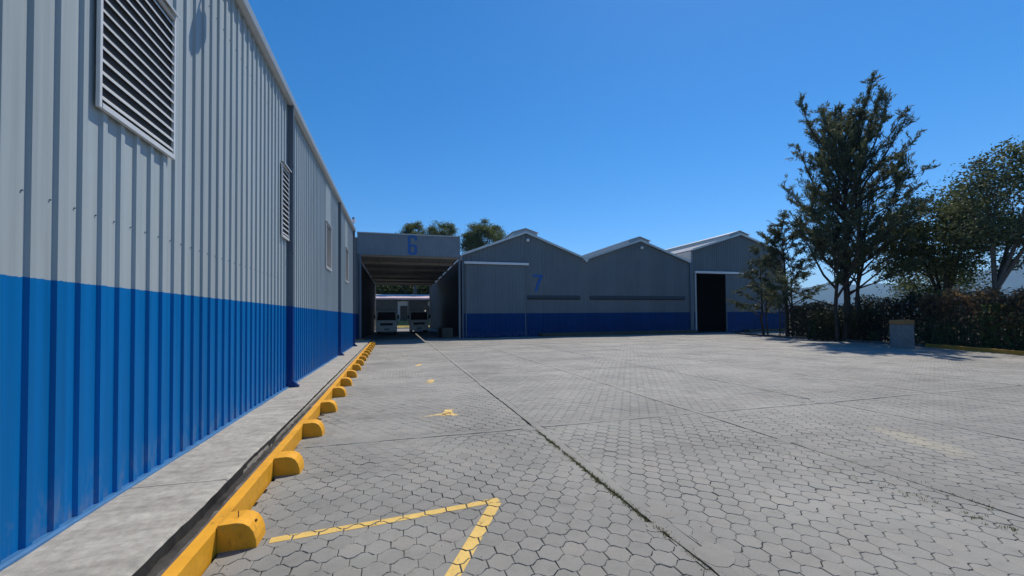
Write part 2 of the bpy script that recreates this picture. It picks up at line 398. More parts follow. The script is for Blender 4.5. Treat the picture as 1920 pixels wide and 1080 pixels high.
# ---- paved yard: bed sheet, strips, pavers
KX = lambda y: -1.215 - 0.0145 * y                    # outer face of the yellow kerb
EDGE = [(19.0, 1.0), (20.8, 4.6), (24.0, 10.2), (26.0, 14.3), (26.9, 18.2), (27.5, 23.0), (29.4, 29.2), (32.5, 33.4), (40.5, 33.6)]
def edge_x(y):
    ys = [p[1] for p in EDGE]; xs = [p[0] for p in EDGE]
    return np.interp(y, ys, xs)
JX = [-0.95 + 3.0 * k for k in range(0, 12)]          # lengthwise strips between the paver fields
JY = [-0.2, 5.97, 12.05, 18.6, 24.6, 30.6]
SW = 0.13                                            # strip width
CRY = [1.0, 2.06, 2.72, 4.06, 5.66, 6.0]; CRX = [4.62, 4.64, 4.62, 4.46, 4.18, 4.1]     # a run of loosened pavers
def bed():
    vs = []; fs = []; fill = []; sizes = []
    def grid(x0, x1, y0, y1, st):
        xs = np.arange(x0, x1 + st * 0.5, st); ys = np.arange(y0, y1 + st * 0.5, st)
        X, Y = np.meshgrid(xs, ys); b = len(vs)
        a = 0.55 * vnoise(X + 31, Y + 7, 0.9) + 0.3 * vnoise(X + 3, Y + 17, 3.1) + 0.15 * vnoise(X, Y, 9.0)
        near = np.clip(1.25 - np.abs(X + 0.55) / 1.1, 0, 1)       # cement dust lies along the kerb
        worn = np.exp(-((X - 0.1) ** 2 / 1.2 + (Y - 8.0) ** 2 / 9.0))
        far = np.clip((np.hypot(X, Y) - 4.5) / 5.0, 0, 1) * 0.85
        f = np.clip((a - 0.50) * 2.4 + 0.30 * near + 0.40 * worn + far + 0.10, 0, 1)
        for jx in JX[1:]: f = f * (1 - 0.9 * np.exp(-((X - jx + 0.045) / 0.03) ** 2))
        f = f * (1 - 0.9 * np.exp(-((X - np.interp(Y, CRY, CRX)) / 0.07) ** 2) * (Y < 5.9))
        for jy in JY: f = f * (1 - 0.8 * np.exp(-((Y - jy + 0.04) / 0.03) ** 2))
        vs.extend(np.stack([X, Y, (vnoise(X, Y, 0.9) - 0.5) * 0.016 - 0.019 + 0.0155 * f], -1).reshape(-1, 3).tolist()); fill.extend(f.ravel().tolist())
        nx = len(xs)
        I = (np.arange(len(ys) - 1)[:, None] * nx + np.arange(nx - 1)[None, :]).ravel() + b
        fs.append(np.stack([I, I + 1, I + nx + 1, I + nx], -1).ravel()); sizes.extend([4] * len(I))
    grid(-1.40, 8.6, 1.0, 12.0, 0.03)
    grid(8.6, 44.6, 1.0, 12.0, 0.25)
    grid(-1.75, 44.25, 12.0, 34.5, 0.25)
    o = np_mesh('paved_yard', vs, np.concatenate(fs), sizes, 'joint', None, {'fill': fill})
    return tag(o, 'yard of worn grey concrete pavers with dusty joints', kind='structure')
yard = bed()

PITX, PITY = 0.185, 0.148
def outline(simple=False):
    d, t, h, w = 0.026, 0.024, PITY / 2, PITX / 2; q = w / 2
    if simple: up = [(w, h - d), (q, h + d * 0.4), (-q, h + d * 0.4), (-w, h - d)]
    else: up = [(w, h - d), (q + t, h - d), (q - t, h + d), (-q + t, h + d), (-q - t, h - d), (-w, h - d)]
    return np.array(up + [(-x, -y) for x, y in up])
def paver_list():
    rows = np.arange(1.6, 33.6, PITY); out = []
    for r, y in enumerate(rows):
        x0 = -1.35 + (r % 2) * PITX / 2
        xs = np.arange(x0, 31.5, PITX)
        keep = (xs > KX(y) - 0.02) & (xs < edge_x(y) - 0.12) & (xs < 2.75 * y + 0.8)
        cut = xs < KX(y) + 0.10
        if np.min(np.abs(y - np.array(JY) - 0.02)) < 0.185: cut[:] = True
        for jx in JX[1:]: cut |= np.abs(xs - jx - 0.03) < 0.19
        for x in xs[keep & ~cut]: out.append((x, y))
        for x in xs[keep & cut]: CUT.append((x, y))
    return np.array(out)
CUT = []
PV = paver_list()
# settle: each paver gets its own height, tilt, turn and size
NP_ = len(PV)
pz = (vnoise(PV[:, 0], PV[:, 1], 0.9) - 0.5) * 0.016 + rng.normal(0, 0.0010, NP_)
_k = np.interp(np.hypot(PV[:, 0], PV[:, 1]), [3, 12], [0.006, 0.0025])
ptx = rng.normal(0, 1, NP_) * _k; pty = rng.normal(0, 1, NP_) * _k; prz = rng.normal(0, 0.012, NP_)
psc = 0.964 + rng.random(NP_) * 0.022
_cr = np.exp(-((PV[:, 0] - np.interp(PV[:, 1], CRY, CRX)) / 0.1) ** 2) * (PV[:, 1] < 5.9)
psc -= 0.035 * _cr * rng.random(NP_)
def wpoly(i, ol):
    c, s = math.cos(prz[i]), math.sin(prz[i]); o = ol * psc[i]
    x = o[:, 0] * c - o[:, 1] * s; y = o[:, 0] * s + o[:, 1] * c
    return x + PV[i, 0], y + PV[i, 1], pz[i] + x * ptx[i] + y * pty[i]
def project(x, y, z):
    q = cam.matrix_world.to_3x3().transposed() @ (Vector((x, y, z)) - Vector((0, 0, EYE)))
    return CX + F_PX * q.x / -q.z, CY - F_PX * q.y / -q.z, -q.z
dist = np.array([project(x, y, 0)[2] if y > 0.4 else 99 for x, y in PV])
inframe = np.array([(lambda p: -20 < p[0] < 1940 and p[1] < 1100)(project(x, y, 0)) for x, y in PV])
order = [i for i in np.argsort(dist) if inframe[i]][:300]
single = np.zeros(NP_, bool); single[order] = True
OL = outline(); OLS = outline(True)
def chamfered(n, ol, ch=0.006, deep=0.055, jit=0.0015):
    o = ol + rng.normal(0, jit, ol.shape); r = np.linalg.norm(o, axis=1, keepdims=True)
    top = o * (1 - ch / r); nn = len(o)
    v = np.concatenate([np.c_[top, np.zeros(nn)], np.c_[o, np.full(nn, -0.0035)], np.c_[o, np.full(nn, -deep)]])
    f = [tuple(range(nn))]
    for k in range(nn):
        k2 = (k + 1) % nn; f += [(k, nn + k, nn + k2, k2), (nn + k, 2 * nn + k, 2 * nn + k2, nn + k2)]
    return v, f
# the 300 nearest: one object each, sharing a few chipped meshes
pmesh = []
for k in range(7):
    v, f = chamfered(k, OL, 0.0030 + 0.0015 * (k % 3), 0.055, 0.0014 + 0.0006 * (k % 4))
    me = bpy.data.meshes.new('paver'); me.from_pydata(v.tolist(), [], f); me.materials.append(M['paver']); pmesh.append(me)
for n, i in enumerate(order):
    o = bpy.data.objects.new('paver', pmesh[(n * 5 + i) % 7])
    o.location = (PV[i, 0], PV[i, 1], pz[i]); o.rotation_euler = (pty[i], -ptx[i], prz[i]); o.scale = (psc[i], psc[i], 1)
    C.objects.link(o); o.parent = yard
def clip(poly, conv):
    out = poly
    n = len(conv)
    for k in range(n):
        a, b = conv[k], conv[(k + 1) % n]; inp = out; out = []
        def side(p): return (b[0] - a[0]) * (p[1] - a[1]) - (b[1] - a[1]) * (p[0] - a[0])
        for i in range(len(inp)):
            p, q = inp[i], inp[(i + 1) % len(inp)]; sp, sq = side(p), side(q)
            if sp >= 0: out.append(p)
            if (sp >= 0) != (sq >= 0):
                t = sp / (sp - sq); out.append(tuple(p[j] + (q[j] - p[j]) * t for j in range(len(p))))
        if not out: return []
    return out
def half(poly, x, y, nx, ny):
    """part of poly on the side the normal points to"""
    out = []
    for i in range(len(poly)):
        p, q = poly[i], poly[(i + 1) % len(poly)]; sp = (p[0] - x) * nx + (p[1] - y) * ny; sq = (q[0] - x) * nx + (q[1] - y) * ny
        if sp >= 0: out.append(p)
        if (sp >= 0) != (sq >= 0):
            t = sp / (sp - sq); out.append((p[0] + (q[0] - p[0]) * t, p[1] + (q[1] - p[1]) * t))
    return out
def cut_pieces():
    res = []
    for (x, y) in CUT:
        near_ = math.hypot(x, y) < 12
        o = (OL if near_ else OLS) * random.uniform(.962, .984)
        ps = [[(x + a, y + b) for a, b in o]]
        for jx in JX[1:]:
            c = jx + 0.03
            if abs(x - c) < 0.19:
                g = 0.008 + (0.026 if jx < 3 else 0.020) * float(vnoise(jx, y, 2.7)) ** 1.3 + random.uniform(0, .004)
                ps = [q for p in ps for q in (half(p, c - SW / 2 - g, y, -1, 0), half(p, c + SW / 2 + .003, y, 1, 0))]
        for jy in JY:
            c = jy + 0.02
            if abs(y - c) < 0.185:
                g = 0.008 + (0.026 if 1.9 < x < 10.5 and jy < 7 else 0.013) * float(vnoise(x, jy, 2.7)) + random.uniform(0, .004)
                ps = [q for p in ps for q in (half(p, x, c - SW * .4 - g, 0, -1), half(p, x, c + SW * .4 + .003, 0, 1))]
        ps = [half(p, KX(y) + 0.004, y, 1, 0) for p in ps]
        zz = (float(vnoise(x, y, .9)) - .5) * .016 + random.gauss(0, .0012); tx, ty = random.gauss(0, .005), random.gauss(0, .005)
        for p in ps:
            if len(p) < 3: continue
            ar = abs(sum(p[i][0] * p[(i + 1) % len(p)][1] - p[(i + 1) % len(p)][0] * p[i][1] for i in range(len(p)))) / 2
            if ar > 0.0007: res.append([(a, b, zz + (a - x) * tx + (b - y) * ty) for a, b in p])
    return res
# the rest: one mesh (chamfered within about 12 m, simpler beyond)
def rest():
    V = []; Fl = []; Sz = []; tone = []; b = 0
    mid = (~single) & (dist < 11.5); far = (~single) & (dist >= 11.5)
    variants = [chamfered(k, OL, 0.0035, 0.05, 0.0016) for k in range(6)]
    for sel, kind in ((mid, 0), (far, 1)):
        idx = np.nonzero(sel)[0]
        if kind == 0: groups = [(idx[k::6], variants[k]) for k in range(6)]
        else:
            n = len(OLS); v = np.concatenate([np.c_[OLS, np.zeros(n)], np.c_[OLS, np.full(n, -0.03)]])
            f = [tuple(range(n))] + [(k, n + k, n + (k + 1) % n, (k + 1) % n) for k in range(n)]
            groups = [(idx, (v, f))]
        for ii, (v, f) in groups:
            c, s = np.cos(prz[ii])[:, None], np.sin(prz[ii])[:, None]; sc = psc[ii][:, None]
            x = (v[None, :, 0] * c - v[None, :, 1] * s) * sc; y = (v[None, :, 0] * s + v[None, :, 1] * c) * sc
            z = v[None, :, 2] + pz[ii][:, None] + x * ptx[ii][:, None] + y * pty[ii][:, None]
            V.append(np.stack([x + PV[ii, 0][:, None], y + PV[ii, 1][:, None], z], -1).reshape(-1, 3))
            ff = np.concatenate([np.array(q) for q in f]); sz = np.array([len(q) for q in f])
            off = (np.arange(len(ii)) * len(v) + b)[:, None]
            Fl.append((ff[None, :] + off).ravel()); Sz.append(np.tile(sz, len(ii)))
            tone.append(np.repeat(rng.random(len(ii)), len(v))); b += len(ii) * len(v)
    cv = []; cf = []; cs = []; ct = []
    for p in cut_pieces():
        n = len(p); q = b + len(cv); cv += p + [(a, c, d - .04) for a, c, d in p]
        cf += list(range(q, q + n)); cs.append(n); tt = random.random(); ct += [tt] * (2 * n)
        for k in range(n): cf += [q + k, q + n + k, q + n + (k + 1) % n, q + (k + 1) % n]; cs.append(4)
    V.append(np.array(cv)); Fl.append(np.array(cf)); Sz.append(np.array(cs)); tone.append(np.array(ct))
    o = np_mesh('paver_field', np.concatenate(V), np.concatenate(Fl), np.concatenate(Sz), 'paver', yard, {'tone': np.concatenate(tone)})
    o['kind'] = 'stuff'
rest()
# concrete strips between the fields (a little broken along their edges)
def strip(p0, p1, w, z=0.002):
    p0 = np.array(p0, float); p1 = np.array(p1, float); L = np.linalg.norm(p1 - p0); d = (p1 - p0) / L; nrm = np.array([-d[1], d[0]])
    n = max(2, int(L / 0.12)); vs = []; fs = []
    for k in range(n + 1):
        c = p0 + d * L * k / n
        a = w / 2 + (random.random() - 0.5) * 0.022; b = w / 2 + (random.random() - 0.5) * 0.022
        zz = z + (float(vnoise(c[0], c[1], 0.9)) - 0.5) * 0.016
        l = c + nrm * a; r = c - nrm * b
        vs += [(l[0], l[1], zz), (r[0], r[1], zz), (l[0], l[1], -0.06), (r[0], r[1], -0.06)]
        if k: q = 4 * (k - 1); fs += [(q + 1, q + 5, q + 4, q), (q, q + 4, q + 6, q + 2), (q + 5, q + 1, q + 3, q + 7)]
    return MB().add(vs, fs).build('concrete_strip', 'paver', yard)
for jx in JX[1:]:
    for a, b in zip(JY[:-1], JY[1:]):
        ye = 33.4 if b > 30 else b + 0.02
        lo = max(a + 0.02, 1.2, (jx - 0.8) / 2.75)
        if lo < ye - 0.5 and edge_x((lo + ye) / 2) > jx + 0.2:
            while edge_x(lo) < jx + 0.2: lo += 0.3
            strip((jx + 0.03, lo), (jx + 0.03, ye), SW)
for jy in JY[1:]:
    for k in range(len(JX) - 1):
        x0, x1 = JX[k] + 0.03 + SW / 2 + .012, JX[k + 1] + 0.03 - SW / 2 - .012
        if k == 0: x0 = KX(jy) + 0.02
        x1 = min(x1, float(edge_x(jy)) - 0.1)
        if x1 - x0 > 0.3: strip((x0, jy + 0.02), (x1, jy + 0.02), SW * 0.8)
def patch(cx, cy, pts):
    vs = []; n = len(pts)
    for a, r in pts:
        x, y = cx + r * math.cos(a), cy + r * math.sin(a) * .9
        vs.append((x, y, .0045 + (float(vnoise(x, y, .9)) - .5) * .016))
    vs += [(x, y, -.03) for x, y, z in vs]
    MB().add(vs, [tuple(range(n))] + [(k, n + k, n + (k + 1) % n, (k + 1) % n) for k in range(n)]).build('concrete_patch', 'paver', yard)
for cx, cy, r in ((2.17, 2.42, .15), (2.20, 3.1, .13), (2.0, 2.86, .09), (5.15, 3.4, .16), (5.05, 4.3, .14), (1.98, 5.9, .16), (8.0, 6.1, .18)):
    patch(cx, cy, [(k * 6.283 / 14, r * random.uniform(.7, 1.25)) for k in range(14)])
def grit():
    vs = []; fl = []; sz = []
    def stone(x, y, r):
        b = len(vs); z = (float(vnoise(x, y, .9)) - .5) * .016 + r * .3
        P = [(r, 0, 0), (0, r * .8, 0), (-r, 0, 0), (0, -r * .8, 0), (0, 0, r * .7), (0, 0, -r)]
        a = random.random() * 6; c, s_ = math.cos(a), math.sin(a)
        for p in P: vs.append((x + p[0] * c - p[1] * s_, y + p[0] * s_ + p[1] * c, z + p[2]))
        for f in ((0, 1, 4), (1, 2, 4), (2, 3, 4), (3, 0, 4), (1, 0, 5), (2, 1, 5), (3, 2, 5), (0, 3, 5)): fl.extend([b + i for i in f]); sz.append(3)
    for k in range(520):
        m = random.random(); y = 2.2 + 9 * random.random() ** 1.6
        if m < .4: x = random.choice([2.05, 2.05, 5.05, 8.05]) + random.gauss(0, .06)
        elif m < .7: x = KX(y) + .02 + abs(random.gauss(0, .05))
        else: x = random.uniform(-1, 9)
        stone(x, y, random.uniform(.0025, .008))
    tag(np_mesh('grit', vs, fl, sz, 'strip', None), 'loose grit and small stones scattered over the pavers', 'grit', kind='stuff')
# rear lane beyond the yard, under and behind the canopy
MB().box(-3.0, 5.35, 34.5, 71.0, -0.07, -0.004).build('service_lane', 'strip')
tag(bpy.data.objects['service_lane'], 'grey concrete lane running under the canopy to the rear', kind='structure')

# weeds and grit in the open joints
def weeds():
    vs = []; fl = []; sz = []; tn = []
    def tuft(x, y, n, h):
        for _ in range(n):
            a = random.random() * 6.283; r = random.gauss(0, 0.018); l = h * (0.4 + random.random())
            bx, by = x + r * math.cos(a * 3), y + r * math.sin(a * 3); b = len(vs); w = 0.0025 + random.random() * 0.003
            dx, dy = math.cos(a), math.sin(a)
            vs.extend([(bx - dy * w, by + dx * w, -0.012), (bx + dy * w, by - dx * w, -0.012), (bx + dx * l * 0.7, by + dy * l * 0.7, l * 0.7)])
            fl.extend([b, b + 1, b + 2]); sz.append(3); tn.extend([random.random()] * 3)
    for k in range(360):
        y = 2.0 + 4.0 * random.random() ** 0.9; tuft(2.05 - 0.05 + random.gauss(0, 0.014), y, random.randint(3, 12), 0.022)
    for k in range(240):
        y = 6.2 + 14 * random.random(); x = random.choice([2.05, 5.05, 5.05, 8.05]) - 0.05; tuft(x + random.gauss(0, 0.02), y, random.randint(2, 7), 0.022)
    for k in range(150):
        tuft(3.0 + 7 * random.random(), 5.97 + random.choice([-0.05, 0.08]) + random.gauss(0, 0.012), random.randint(1, 5), 0.015)
    for k in range(110): tuft(5.05 + random.gauss(-0.05, 0.035), 2.2 + 3.4 * random.random(), random.randint(2, 8), 0.02)
    for k in range(150):
        y = 2.0 + 3.8 * random.random(); tuft(float(np.interp(y, CRY, CRX)) + random.gauss(0, .05), y, random.randint(2, 9), .02)
    for k in range(70): tuft(KX(5) + 0.03 + abs(random.gauss(0, 0.02)), 3 + 20 * random.random(), random.randint(2, 5), 0.02)
    o = np_mesh('joint_weeds', vs, fl, sz, 'moss', None, {'tone': tn})
    tag(o, 'small green and dry weeds growing in the open paving joints', 'weeds', kind='stuff')
weeds()
grit()

# ---- painted bay markings, broken at every paver joint
def marking(name, quads, mat, label, fade=None):
    vs = []; fl = []; sz = []; tn = []
    for qd in quads:
        area = sum(qd[i][0] * qd[(i + 1) % len(qd)][1] - qd[(i + 1) % len(qd)][0] * qd[i][1] for i in range(len(qd)))
        if area < 0: qd = qd[::-1]
        cxm = sum(p[0] for p in qd) / len(qd); cym = sum(p[1] for p in qd) / len(qd)
        rad = max(math.hypot(p[0] - cxm, p[1] - cym) for p in qd) + 0.15
        for i in np.nonzero(np.hypot(PV[:, 0] - cxm, PV[:, 1] - cym) < rad)[0]:
            x, y, z = wpoly(i, OL * 0.955)
            pl = clip(list(zip(x, y, z)), qd)
            if len(pl) >= 3:
                b = len(vs); vs.extend([(p[0], p[1], p[2] + 0.0022) for p in pl]); fl.extend(range(b, b + len(pl))); sz.append(len(pl))
                tn.extend([fade(p[0], p[1]) if fade else 1.0 for p in pl])
    o = np_mesh(name, vs, fl, sz, mat, None, {'tone': tn})
    return tag(o, label, 'floor marking', 'yellow parking bay markings on the pavers')
def seg(p, q, w, w2=None):
    w2 = w2 or w; dx, dy = q[0] - p[0], q[1] - p[1]; L = math.hypot(dx, dy); nx, ny = -dy / L, dx / L
    return [(p[0] + nx * w / 2, p[1] + ny * w / 2), (p[0] - nx * w / 2, p[1] - ny * w / 2), (q[0] - nx * w2 / 2, q[1] - ny * w2 / 2), (q[0] + nx * w2 / 2, q[1] + ny * w2 / 2)]
marking('parking_line', [seg((-0.95, 3.535), (0.90, 3.71), 0.085), seg((0.86, 3.66), (0.30, 2.64), 0.105)], 'line',
        'bright yellow bay line and slanting return nearest the camera')
marking('parking_line', [seg((0.0, 7.05), (0.86, 7.33), 0.09), seg((0.80, 7.18), (0.92, 7.62), 0.16), seg((0.97, 7.1), (0.86, 7.38), 0.1), seg((0.74, 7.14), (0.84, 7.36), 0.08)], 'line_faded',
        'faded yellow bay line with worn arrow end, second from the camera', lambda x, y: min(1.0, 0.15 + 0.75 * max(0, x - 0.0) ** 1.4))
marking('parking_line', [seg((-0.2, 10.8), (0.86, 11.0), 0.09), seg((0.78, 10.85), (0.9, 11.45), 0.17)], 'line_faded',
        'mostly worn yellow bay line, third from the camera', lambda x, y: min(0.75, 0.05 + 0.75 * max(0, x - 0.0) ** 1.8))
marking('parking_line', [seg((0.64, 14.9), (0.82, 15.5), 0.16)], 'line_faded',
        'small worn yellow dab on the pavers, farthest of the bay markings', lambda x, y: 0.62)

# ---- walkway beside the warehouse: slabs, drain, kerb
walk = MB().box(-2.6, -1.60, -2.0, 30.9, -0.06, 0.10).build('walkway', 'walk')
tag(walk, 'raised concrete walkway along the foot of the grey and blue warehouse', kind='structure')
cuts = [-2.0, 1.3, 4.55, 8.0, 10.9, 14.4, 17.8, 21.2, 24.6, 27.8, 30.88]
for a, b in zip(cuts[:-1], cuts[1:]):
    n = int((b - a) / 0.09); vs = []; fs = []
    xs = [-2.6, -2.3, -2.1, -1.9, -1.7]
    for k in range(n + 1):
        y = a + 0.006 + (b - a - 0.012) * k / n
        xo = -1.537 - 0.012 * y * 0.9 + 0.02 * (float(vnoise(3.3, y, 1.3)) - .5) + random.gauss(0, 0.0022)
        row = [(x - 0.011 * y * 0.6, y) for x in xs] + [(xo - 0.02, y), (xo, y)]
        for j, (x, yy) in enumerate(row):
            z = 0.165 + 0.012 * (float(vnoise(x, yy, 2.3)) - 0.5) - (0.016 if j == 6 else 0.0)
            vs.append((x, yy, z))
        vs.append((xo - 0.004, y, 0.02))
        if k:
            for j in range(7): q = 8 * (k - 1) + j; fs.append((q, q + 1, q + 9, q + 8))
    nn = len(vs)
    for end in (0, n):
        r = [8 * end + j for j in range(8)]
        vs += [(vs[i][0], vs[i][1], 0.02) for i in r[:7]]
        m0 = len(vs) - 7
        for j in range(6): fs.append((r[j], r[j + 1], m0 + j + 1, m0 + j))
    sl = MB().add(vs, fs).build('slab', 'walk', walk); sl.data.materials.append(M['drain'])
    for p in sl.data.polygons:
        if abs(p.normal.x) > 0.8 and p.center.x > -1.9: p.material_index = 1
def ribbon(name, x0f, x1f, z0, z1, y0, y1, mat, step=0.25, jit=0.0, parent=None):
    n = int((y1 - y0) / step); vs = []; fs = []
    for k in range(n + 1):
        y = y0 + (y1 - y0) * k / n; j = random.gauss(0, jit) if jit else 0; j2 = random.gauss(0, jit) if jit else 0
        vs += [(x0f(y), y, z0), (x0f(y), y, z1 + j), (x1f(y), y, z1 + j2), (x1f(y), y, z0)]
        if k:
            q = 4 * (k - 1); fs += [(q, q + 4, q + 5, q + 1), (q + 1, q + 5, q + 6, q + 2), (q + 2, q + 6, q + 7, q + 3)]
    fs += [(0, 1, 2, 3), (4 * n + 3, 4 * n + 2, 4 * n + 1, 4 * n)]
    return MB().add(vs, fs).build(name, mat, parent)
d_ = ribbon('drain_channel', lambda y: KX(y) - 0.42, lambda y: KX(y) - 0.145, -0.05, 0.055, -2, 29.2, 'drain', 0.1, 0.008)
tag(d_, 'dirty black drain gap between the walkway and the yellow kerb', kind='structure')
k_ = ribbon('kerb', lambda y: KX(y) - 0.105, lambda y: KX(y) - 0.012, -0.05, 0.178, -2, 29.4, 'yellow', 0.2, 0.002)
tag(k_, 'long yellow painted kerb running along the walkway', kind='structure')
ribbon('kerb_back', lambda y: KX(y) - 0.155, lambda y: KX(y) - 0.1055, -0.04, 0.15, -2, 29.4, 'kerbgrey', 0.1, 0.007, k_)
# wheel stops
ws_me = None
WS_Y = [3.46, 4.95, 6.46, 7.99, 9.55, 11.0, 12.52, 14.22] + [15.75 + 1.5 * k for k in range(9)]
ORD = ['nearest to the camera', 'second from the camera', 'third from the camera', 'fourth from the camera', 'fifth from the camera', 'sixth from the camera',
       'seventh from the camera', 'eighth from the camera', 'ninth from the camera', 'tenth from the camera', 'eleventh from the camera', 'twelfth from the camera',
       'thirteenth from the camera', 'fourth from the canopy end', 'third from the canopy end', 'second from the canopy end', 'at the canopy end of the kerb']
for i, y in enumerate(WS_Y):
    root = thing('wheel_stop', (KX(y), y, 0), 'yellow rounded concrete wheel stop against the kerb, ' + ORD[i], 'wheel stop', 'yellow wheel stops along the kerb')
    if ws_me is None:
        pr = [(-0.013, -0.03), (-0.013, 0.192), (0.0, 0.200), (0.115, 0.203), (0.160, 0.193), (0.198, 0.166), (0.226, 0.122), (0.243, 0.065), (0.250, -0.03)]
        b = MB(); b.prism([(KX(y) + p, z) for p, z in pr], 'y', y, y + 0.225)
        o = b.build('block', 'yellow', root, bevel=0.007); ws_me = o.data
        r_ = MB().tube([(KX(y) + 0.095, y + 0.10, 0.19), (KX(y) + 0.096, y + 0.101, 0.248)], 0.0035, 6).build('rebar_stub', 'fence', root); r_me = r_.data
        h_ = MB().tube([(KX(y) + 0.2, y + 0.115, 0.152), (KX(y) + 0.216, y + 0.115, 0.160)], 0.009, 8).build('bolt_hole', 'dark', root)
        offs = (KX(y), y)
    else:
        o = bpy.data.objects.new('block', ws_me); C.objects.link(o); o.parent = root
        o.location = (-offs[0], -offs[1], 0)
        o.rotation_euler = (0, 0, 0)

# kerbs on the far right
def kerb_line(pts, w, h, mat, name, label):
    vs = []; fs = []
    n = len(pts)
    for k, (x, y) in enumerate(pts):
        a = pts[max(k - 1, 0)]; b = pts[min(k + 1, n - 1)]; dx, dy = b[0] - a[0], b[1] - a[1]; L = math.hypot(dx, dy); nx, ny = dy / L, -dx / L
        vs += [(x, y, -0.05), (x, y, h), (x + nx * w, y + ny * w, h), (x + nx * w, y + ny * w, -0.05)]
        if k: q = 4 * (k - 1); fs += [(q, q + 4, q + 5, q + 1), (q + 1, q + 5, q + 6, q + 2), (q + 2, q + 6, q + 7, q + 3)]
    fs += [(0, 1, 2, 3), (4 * n - 1, 4 * n - 2, 4 * n - 3, 4 * n - 4)]
    return tag(MB().add(vs, fs).build(name, mat, bevel=0.012), label, kind='structure')
kerb_line([(20.8, 4.6), (22.4, 7.4), (24.0, 10.2), (25.0, 12.3), (26.0, 14.3)], 0.16, 0.17, 'yellow_worn', 'kerb', 'worn ochre kerb along the right hand hedge')
kerb_line([(26.05, 14.5), (26.9, 18.2), (27.5, 23.0), (29.4, 29.2), (32.5, 33.3)], 0.16, 0.13, 'kerbgrey', 'kerb', 'low bare concrete kerb under the tall tree')

# ================================================================== LEFT WAREHOUSE
XW = -2.42
def corr(s0, s1, first, pitch=0.229, top=0.052, side=0.013, depth=0.024):
    """(position, depth) pairs of a ribbed sheet"""
    pts = [(s0, 0.0)]
    k = math.ceil((s0 + 0.001 - first) / pitch)
    while True:
        a = first + k * pitch; k += 1
        if a + top + 2 * side >= s1 - 0.002: break
        if a <= s0 + 0.002: continue
        pts += [(a, 0.0), (a + side, depth), (a + side + top, depth), (a + 2 * side + top, 0.0)]
    pts.append((s1, 0.0)); return pts
wh = thing('warehouse', (XW, 10, 0), 'long grey ribbed warehouse with blue lower wall and louvres on the left', 'warehouse')
LV = [(4.10, 5.28), (9.60, 10.195), (15.15, 16.33), (20.5, 21.68)]
LZ0, LZ1 = 3.47, 5.06
FIRST = 3.537 - 0.03
def side_panel(y0, y1):
    pts = corr(y0, y1, FIRST); vs = []; fs = []
    n = len(pts)
    for (y, d) in pts: vs += [(XW + d, y, 0.185), (XW + d, y, 6.72)]
    for k in range(n - 1): fs.append((2 * k, 2 * k + 2, 2 * k + 3, 2 * k + 1))
    b = MB().add(vs, fs); o = b.build('wall_panel', 'wall', wh)
    return o
BAYS = [(-3.0, 10.20), (10.33, 18.28), (18.40, 24.05)]
for a, b in BAYS: side_panel(a, b)
# screws in the ribs
def screws():
    b = MB()
    for zz in (2.58, 5.9):
        y = FIRST - 0.03
        while y < 9.5:
            b.tube([(XW - 0.001, y, zz), (XW + 0.009, y, zz)], 0.006, 6); y += 0.229
    o = b.build('roofing_screw', 'pipe', wh); o['kind'] = 'stuff'
screws()
# flashing at the foot, eave trim
MB().prism([(XW - 0.03, 0.150), (XW + 0.060, 0.152), (XW + 0.056, 0.176), (XW + 0.043, 0.190), (XW - 0.03, 0.190)], 'y', -3.0, 24.05).build('base_flashing', 'bluetrim', wh)
MB().prism([(XW - 0.25, 6.70), (XW + 0.055, 6.60), (XW + 0.14, 6.62), (XW + 0.165, 6.72), (XW + 0.150, 6.735), (XW - 0.25, 6.82)], 'y', -3.0, 24.3).build('eave_gutter', 'trim', wh, bevel=0.006)
# lips of the roof sheet over the gutter
MB().prism([(XW - 12, 8.7), (XW + 0.10, 6.80), (XW + 0.10, 6.76), (XW - 12, 8.66)], 'y', -3.0, 24.3).build('roof', 'galv', wh)
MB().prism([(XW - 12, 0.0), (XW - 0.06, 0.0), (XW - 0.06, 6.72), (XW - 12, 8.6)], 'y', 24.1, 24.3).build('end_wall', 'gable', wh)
for y in (10.215, 18.295, 24.06):
    dp = MB().box(XW - 0.01, XW + 0.125, y, y + 0.095, 0.17, 6.63).build('downpipe', 'pipe_blue', wh, bevel=0.012)
    for z in (1.2, 3.2, 5.2): MB().box(XW - 0.015, XW + 0.131, y - 0.012, y + 0.107, z, z + 0.045).build('pipe_bracket', 'pipe_blue', dp, bevel=0.004)
    MB().prism([(XW + 0.0, 0.172), (XW + 0.25, 0.172), (XW + 0.25, 0.20), (XW + 0.127, 0.30), (XW + 0.0, 0.30)], 'y', y + 0.005, y + 0.09).build('outlet_shoe', 'pipe_blue', dp)
